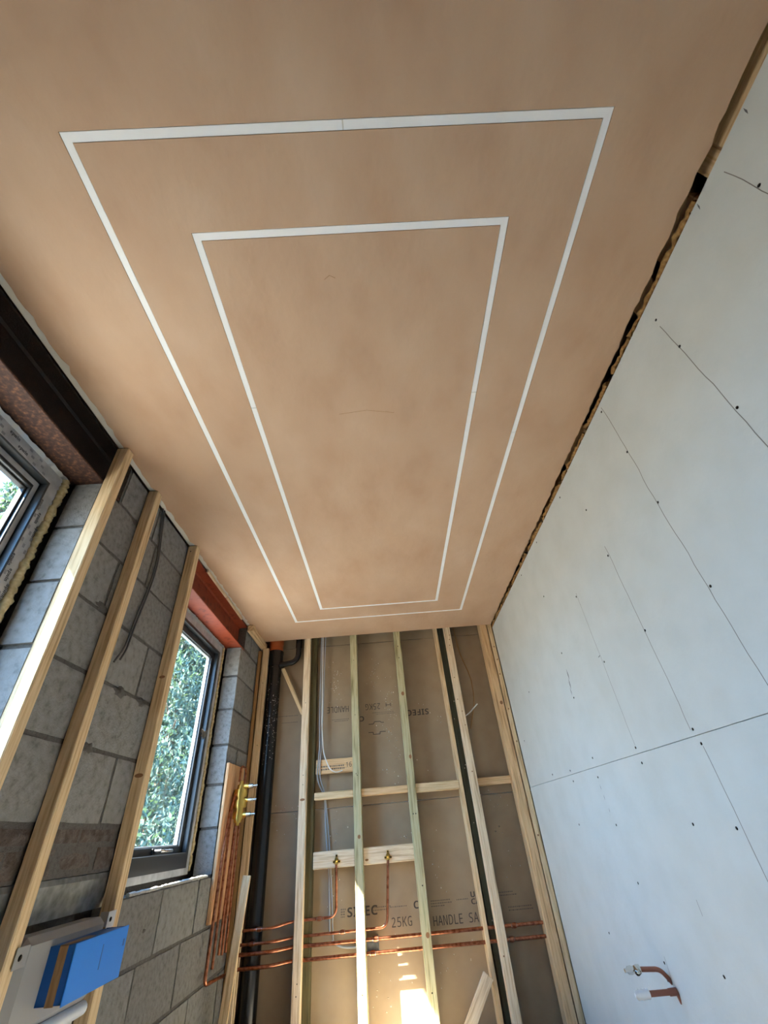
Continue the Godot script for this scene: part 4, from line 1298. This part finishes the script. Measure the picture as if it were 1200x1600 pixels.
func cables() -> void:
	var g := "grey cables in the back partition"
	cable("grey twin cable looping past the stamped board, nearest the olive stud", M.grey_cable, [Vector3(-0.535, 2.55, -3.70), Vector3(-0.542, 1.8, -3.70), Vector3(-0.535, 1.55, -3.69), Vector3(-0.553, 1.36, -3.688), Vector3(-0.54, 1.31, -3.70), Vector3(-0.50, 1.23, -3.748), Vector3(-0.492, 1.0, -3.75), Vector3(-0.468, 0.8, -3.755), Vector3(-0.462, 0.5, -3.752)], 0.0048, g)
	cable("grey twin cable hanging straight beside the looping one", M.grey_cable, [Vector3(-0.50, 2.55, -3.715), Vector3(-0.515, 1.9, -3.71), Vector3(-0.528, 1.5, -3.70), Vector3(-0.535, 1.42, -3.688), Vector3(-0.53, 1.34, -3.695), Vector3(-0.5, 1.25, -3.748), Vector3(-0.475, 1.05, -3.752), Vector3(-0.452, 0.75, -3.752), Vector3(-0.44, 0.46, -3.752)], 0.0042, g)
	cable("white cable curling up under the stamped board", M.white_cable, [Vector3(-0.522, 2.55, -3.69), Vector3(-0.522, 1.7, -3.685), Vector3(-0.505, 1.5, -3.675), Vector3(-0.455, 1.395, -3.665), Vector3(-0.41, 1.37, -3.67), Vector3(-0.365, 1.385, -3.70)], 0.004)
	cable("short white cable end poking out behind the pale right stud", M.white_cable, [Vector3(0.61, 1.68, -3.735), Vector3(0.668, 1.708, -3.70), Vector3(0.70, 1.735, -3.68), Vector3(0.735, 1.762, -3.67)], 0.0045)
	cable("brown flex hanging in the dark bay by the plasterboard corner", M.pine_dull, [Vector3(0.66, 2.5, -3.755), Vector3(0.68, 2.2, -3.758), Vector3(0.74, 2.0, -3.76), Vector3(0.735, 1.8, -3.76), Vector3(0.66, 1.6, -3.76)], 0.004)
	# galvanised back box on the paper board
	var b := thing("back_box", "small galvanised electrical box low on the brown board by the pipes", "box", Vector3(-0.19, 0.432, -3.7675))
	var st := mb()
	for q in [[Vector3(-0.038, -0.035, 0.0), Vector3(0.038, 0.035, 0.002)], [Vector3(-0.038, 0.033, 0.002), Vector3(0.038, 0.035, 0.026)], [Vector3(-0.038, -0.035, 0.002), Vector3(0.038, -0.033, 0.026)], [Vector3(-0.038, -0.033, 0.002), Vector3(-0.036, 0.033, 0.026)], [Vector3(0.036, -0.033, 0.002), Vector3(0.038, 0.033, 0.026)]]:
		box2(st, q[0], q[1], 0.0004)
	build(st, "box", M.galv, b)
	cable("grey cable tail curving into the galvanised box", M.grey_cable, [Vector3(-0.45, 0.47, -3.752), Vector3(-0.40, 0.44, -3.755), Vector3(-0.32, 0.43, -3.755), Vector3(-0.235, 0.435, -3.758)], 0.006)
	# twin cables on the block wall
	var gb := "cables clipped on the block wall"
	cable("dark grey cable down the block wall, nearer the middle stud", M.dark_cable, [Vector3(-1.072, 2.4, -1.70), Vector3(-1.072, 2.25, -1.745), Vector3(-1.07, 2.12, -1.776), Vector3(-1.072, 1.98, -1.77), Vector3(-1.07, 1.8, -1.735), Vector3(-1.07, 1.68, -1.722), Vector3(-1.07, 1.615, -1.68)], 0.004, gb)
	cable("dark grey cable down the block wall, nearer the far window", M.dark_cable, [Vector3(-1.072, 2.4, -1.716), Vector3(-1.072, 2.25, -1.76), Vector3(-1.07, 2.12, -1.79), Vector3(-1.072, 1.98, -1.784), Vector3(-1.07, 1.8, -1.75), Vector3(-1.07, 1.68, -1.738), Vector3(-1.07, 1.635, -1.715)], 0.004, gb)

# ---------------------------------------------------------------- concealed cistern with its blue shroud
func cistern() -> void:
	var t := thing("concealed_cistern", "grey concealed toilet cistern with a bright blue access box between two studs", "cistern", Vector3(-1.04, 0.0, -1.82))
	var st := mb()
	cbox(st, Vector3(-0.03, 0.735, 0.005), Vector3(0.09, 0.20, 0.40), 0.018)
	build(st, "tank", M.cistern_grey, t)
	st = mb()
	cbox(st, Vector3(-0.045, 0.36, 0.0), Vector3(0.06, 0.53, 0.40), 0.02)
	build(st, "lower_panel", M.cistern_white, t)
	st = mb()
	tube(st, [Vector3(0.0, 0.62, 0.20), Vector3(0.0, 0.62, -0.19)], 0.018, 14)
	build(st, "edge_roll", M.cistern_white, t)
	st = mb()
	box2(st, Vector3(-0.012, 0.1, -0.14), Vector3(-0.004, 0.585, -0.115), 0.002)
	build(st, "panel_slot", M.anthracite, t)
	# shroud: four thin walls and a front
	st = mb()
	var x0 := 0.013
	var x1 := 0.09
	var y0 := 0.682
	var y1 := 0.802
	var z0 := 0.095
	var z1 := -0.205
	box2(st, Vector3(x0, y0, z0 - 0.003), Vector3(x1 - 0.003, y1, z0), 0.001)
	box2(st, Vector3(x0, y0, z1), Vector3(x1 - 0.003, y1, z1 + 0.003), 0.001)
	box2(st, Vector3(x0, y0, z1), Vector3(x1 - 0.003, y0 + 0.003, z0), 0.001)
	build(st, "shroud_side", M.blue_deep, t)
	st = mb()
	box2(st, Vector3(x0, y1 - 0.003, z1 + 0.02), Vector3(x1 - 0.003, y1, z0 - 0.004), 0.001)
	build(st, "shroud_top", M.blue_deep, t)
	st = mb()
	box2(st, Vector3(x1 - 0.003, y0 - 0.004, z1 - 0.003), Vector3(x1, y1 + 0.002, z0 + 0.002), 0.0012)
	build(st, "shroud_front", M.blue, t)
	st = mb()
	box2(st, Vector3(x1 - 0.001, 0.722, -0.062), Vector3(x1 + 0.0006, 0.778, -0.058), 0.0)
	build(st, "slot", M.blue_deep, t)
	st = mb()
	box2(st, Vector3(x1 - 0.001, 0.755, -0.196), Vector3(x1 + 0.0006, 0.772, -0.186), 0.0)
	build(st, "notch", M.blue_deep, t)
	st = mb()
	box2(st, Vector3(x0 + 0.03, y0 - 0.002, z0 - 0.001), Vector3(x0 + 0.054, y1 + 0.001, z0 + 0.0008), 0.0)
	box2(st, Vector3(x0 + 0.03, y1 - 0.001, z1 + 0.16), Vector3(x0 + 0.054, y1 + 0.0012, z0 + 0.0008), 0.0)
	build(st, "parcel_tape", M.tape, t)
	for q in [[0.215, 0.80], [-0.222, 0.822]]:
		st = mb()
		box2(st, Vector3(0.012, q[1] - 0.022, q[0] - 0.025), Vector3(0.0145, q[1] + 0.022, q[0] + 0.025), 0.0008)
		box2(st, Vector3(-0.03, q[1] - 0.02, q[0] - 0.006 if q[0] < 0 else q[0] - 0.03), Vector3(0.012, q[1] + 0.02, q[0] - 0.003 if q[0] < 0 else q[0] - 0.027), 0.0008)
		var o := build(st, "fixing_tab", M.cistern_grey if q[0] > 0 else M.cistern_white, t)
		st = mb()
		lathe(st, Vector3(0.0145, q[1], q[0] + 0.006), Vector3.RIGHT, [[0.0, 0.007], [0.002, 0.006], [0.003, 0.003]], 12)
		build(st, "screw", M.screw, o)
